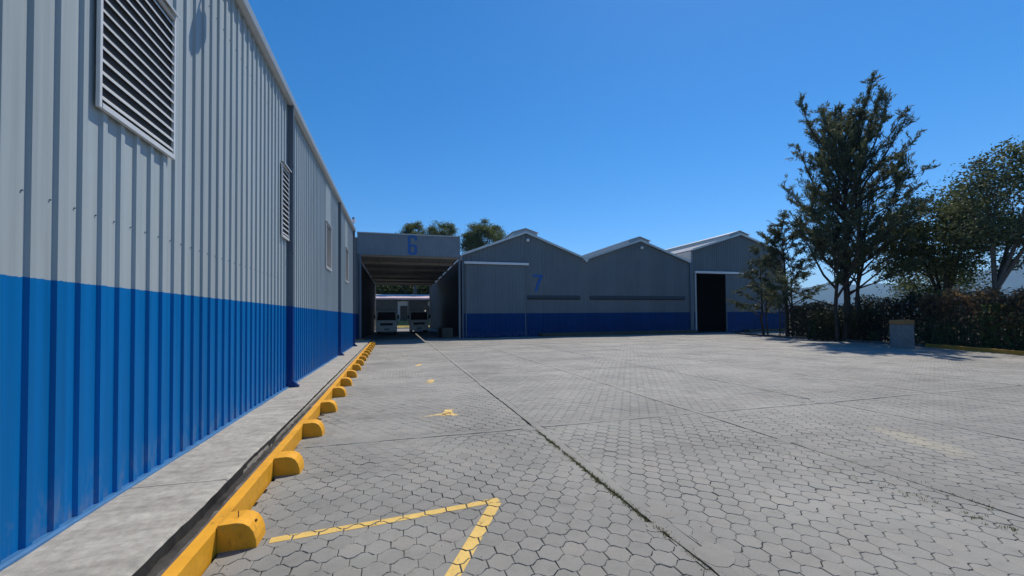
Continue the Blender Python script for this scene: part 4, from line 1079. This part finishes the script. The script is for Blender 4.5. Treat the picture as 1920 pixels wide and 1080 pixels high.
# pale slim stem next to the main trunk
tp = thing('tree', (26.7, 19.6, 0), 'slim pale bare stem standing beside the tall dark tree', 'tree')
MB().tube([(27.0, 19.25, -.1), (26.93, 19.3, 1.4), (26.98, 19.25, 2.9), (26.88, 19.3, 4.3), (26.92, 19.2, 6.0)], [.075, .06, .055, .045, .03], 8).build('trunk', 'bark_pale', tp)
tt_ = MB(); cn = rng.normal(0, 1, (900, 3)) * .6 + np.array([26.5, 19.7, 6.3])
leaves(cn, rng.normal(0, 1, (900, 3)), rng.uniform(.1, .25, 900), rng.uniform(.04, .07, 900), rng.random(900), 'crown', 'leaf_casuarina', tp)

# ---- hedge, vines and fence along the right edge
def offset_line(d, y0, y1, n):
    out = []
    for k in range(n):
        y = y0 + (y1 - y0) * k / (n - 1); out.append((float(edge_x(y)) + d, y))
    return out
def hedge(y0, y1, d, thick, h, label, mat, mat2, seed, per=1500, ls=.14, brown_top=False):
    global rng
    rng = np.random.default_rng(seed); random.seed(seed)
    ln = offset_line(d, y0, y1, 30); L = sum(math.hypot(ln[i + 1][0] - ln[i][0], ln[i + 1][1] - ln[i][1]) for i in range(29))
    t = thing('hedge', (ln[15][0], ln[15][1], 0), label, 'hedge')
    n = int(L * per); u = rng.random(n) * 28.999; i = u.astype(int); A = np.array(ln); p = A[i] + (A[i + 1] - A[i]) * (u - i)[:, None]
    hh = h * (0.66 + 0.38 * vnoise(p[:, 0] * 1.1, p[:, 1] * 1.1, 1.2) + .26 * vnoise(p[:, 1] * 3.1, p[:, 0] * 1.7, 1.4)); z = rng.random(n) ** .85 * hh
    off = rng.normal(0, thick * .38, n) * (1 + .6 * vnoise(p[:, 1], z, 1.5))
    c = np.stack([p[:, 0] + off, p[:, 1] + rng.normal(0, .1, n), z + 0.02], -1); dd = rng.normal(0, 1, (n, 3))
    Ls = rng.uniform(.6, 1.3, n) * ls
    if brown_top:
        m = (z / hh + rng.normal(0, .22, n)) > .42
        leaves(c[m], dd[m], Ls[m], Ls[m] * .45, rng.random(m.sum()), 'dry_vines', mat2, t); m = ~m
        leaves(c[m], dd[m], Ls[m], Ls[m] * .45, np.clip(rng.random(m.sum()) * .6 + .6 * vnoise(c[m][:, 1], c[m][:, 2], 1.3), 0, 1), 'foliage', mat, t)
    else: leaves(c, dd, Ls, Ls * .45, np.clip(rng.random(n) * .6 + .6 * vnoise(c[:, 1], c[:, 2], 1.3), 0, 1), 'foliage', mat, t)
    b = MB()
    for k in range(int(L * 5)):
        q = random.random() * 28.9; i = int(q); px, py = A[i] + (A[i + 1] - A[i]) * (q - i); px += random.gauss(0, thick * .25)
        b.tube([(px, py, 0), (px + random.gauss(0, .1), py + random.gauss(0, .1), h * .5), (px + random.gauss(0, .2), py + random.gauss(0, .2), h * random.uniform(.7, .98))], [.018, .013, .006], 4, False)
    b.build('stems', 'bark_dark', t)
hedge(3.6, 15.2, 1.5, .8, 2.55, 'hedge of reddish brown dry vines along the ochre kerb', 'leaf_broad', 'leaf_vine', 71, 2600, .16, True)
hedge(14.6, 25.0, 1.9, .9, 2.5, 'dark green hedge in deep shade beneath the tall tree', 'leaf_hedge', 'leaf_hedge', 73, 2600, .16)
fn = thing('fence', (27, 20, 0), 'dark steel fence half hidden in the hedge', 'fence')
ln = offset_line(1.15, 3.8, 25.4, 15)
for x, y in ln: MB().box(x - .035, x + .035, y - .035, y + .035, 0, 2.35).build('fence_post', 'fence', fn)
for z in (.25, 1.25, 2.25):
    MB().tube([(x, y, z) for x, y in ln], .018, 5).build('rail', 'fence', fn)
pl_ = MB()
for i in range(len(ln) - 1):
    Ls = math.hypot(ln[i + 1][0] - ln[i][0], ln[i + 1][1] - ln[i][1]); m = int(Ls / .16)
    for k in range(1, m):
        x = ln[i][0] + (ln[i + 1][0] - ln[i][0]) * k / m; y = ln[i][1] + (ln[i + 1][1] - ln[i][1]) * k / m
        pl_.box(x - .008, x + .008, y - .008, y + .008, .1, 2.3)
po = pl_.build('pales', 'fence', fn); po['kind'] = 'stuff'
# shrubs
def shrub(x, y, h, r, label, mat, seed, n=700, ls=.2, asp=.3):
    global rng
    rng = np.random.default_rng(seed); random.seed(seed)
    t = thing('shrub', (x, y, 0), label, 'shrub')
    a = rng.random(n) * 6.283; rr = np.sqrt(rng.random(n)) * r; z = (rng.random(n) ** .8) * h
    c = np.stack([x + rr * np.cos(a), y + rr * np.sin(a), z], -1); dd = np.stack([np.cos(a) * .7, np.sin(a) * .7, rng.normal(.6, .5, n)], -1) + rng.normal(0, .3, (n, 3))
    Ls = rng.uniform(.6, 1.3, n) * ls
    leaves(c, dd, Ls, Ls * asp, rng.random(n), 'foliage', mat, t)
    b = MB()
    for k in range(7): b.tube([(x, y, 0), (x + random.gauss(0, r * .3), y + random.gauss(0, r * .3), h * .6)], [.02, .008], 4, False)
    b.build('stem', 'bark_dark', t)
def rosette(x, y, h, r, label, mat, seed, n=46):
    global rng
    rng = np.random.default_rng(seed)
    t = thing('yucca', (x, y, 0), label, 'plant'); V = []; Fc = []; 
    b = MB(); b.tube([(x, y, 0), (x + .05, y, h)], [.09, .07], 7).build('stem', 'bark_dark', t)
    m = MB()
    for k in range(n):
        a = k * 2.4; el = rng.uniform(.0, 1.35); L = r * rng.uniform(.75, 1.1); w = .035
        d = Vector((math.cos(a) * math.cos(el), math.sin(a) * math.cos(el), math.sin(el))); s = d.cross(Vector((0, 0, 1))).normalized() * w; p = Vector((x + .05, y, h - .05))
        mid = p + d * L * .5; tip = p + d * L - Vector((0, 0, .12 * L))
        m.add([p - s * .6, p + s * .6, mid + s, tip, mid - s], [(0, 1, 2, 3, 4)])
    o = m.build('leaf_rosette', mat, t); 
rosette(29.6, 16.9, 2.6, .75, 'spiky yucca rising above the hedge right of the tall tree', 'leaf_hedge', 81)
rosette(29.2, 15.9, 2.45, .6, 'shorter spiky yucca just above the hedge by the bushy tree', 'leaf_broad', 83)
shrub(27.5, 16.4, .9, .35, 'small bright green shrub left of the concrete pillar', 'leaf_bright', 85, 420, .2, .25)
shrub(27.1, 17.3, .7, .3, 'pale green tuft between the tall trunk and the pillar', 'leaf_grey', 86, 300, .2, .2)
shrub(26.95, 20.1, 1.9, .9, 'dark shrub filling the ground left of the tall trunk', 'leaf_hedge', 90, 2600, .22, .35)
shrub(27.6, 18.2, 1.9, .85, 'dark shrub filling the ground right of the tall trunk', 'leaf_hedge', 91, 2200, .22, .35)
shrub(26.1, 11.2, 2.1, 1.0, 'leafy bright green shrub spilling through the hedge at the right edge', 'leaf_bright', 87, 1500, .17, .4)
shrub(29.4, 14.9, 3.0, .7, 'light green bush top above the hedge beside the yuccas', 'leaf_bright', 88, 800, .18, .4)

# ---- concrete pillar with a painted top
p_ = thing('pillar', (23.9, 14.05, 0), 'square grey concrete pillar with an ochre painted top', 'pillar', None, 0.0)
def rot_box(cx, cy, w, d, z0, z1, a):
    c, s = math.cos(a), math.sin(a)
    P = [(cx + u * c - v * s, cy + u * s + v * c) for u, v in ((-w / 2, -d / 2), (w / 2, -d / 2), (w / 2, d / 2), (-w / 2, d / 2))]
    return MB().prism(P, 'z', z0, z1)
rot_box(24.25, 14.25, 0.66, 0.70, -0.05, 1.17, -0.55).build('block', 'block', p_, bevel=0.03)
rot_box(24.25, 14.25, 0.685, 0.725, 1.172, 1.40, -0.55)  .build('cap', 'rustpaint', p_, bevel=0.03)

# ---- haze: pale even air round everything
hz = MB().box(-500, 5200, -600, 5200, -3.5, 420).build('haze', 'white')
hm = bpy.data.materials.new('pale_air'); hm.use_nodes = True; t_ = hm.node_tree
for n in list(t_.nodes):
    if n.type != 'OUTPUT_MATERIAL': t_.nodes.remove(n)
pv = t_.nodes.new('ShaderNodeVolumePrincipled'); pv.inputs['Color'].default_value = (0.33, 0.62, 1.0, 1); pv.inputs['Density'].default_value = 0.00016
pv.inputs['Anisotropy'].default_value = 0.2
t_.links.new(pv.outputs[0], t_.nodes['Material Output'].inputs['Volume'])
hz.data.materials.clear(); hz.data.materials.append(hm)
tag(hz, 'thin pale air haze', kind='stuff')
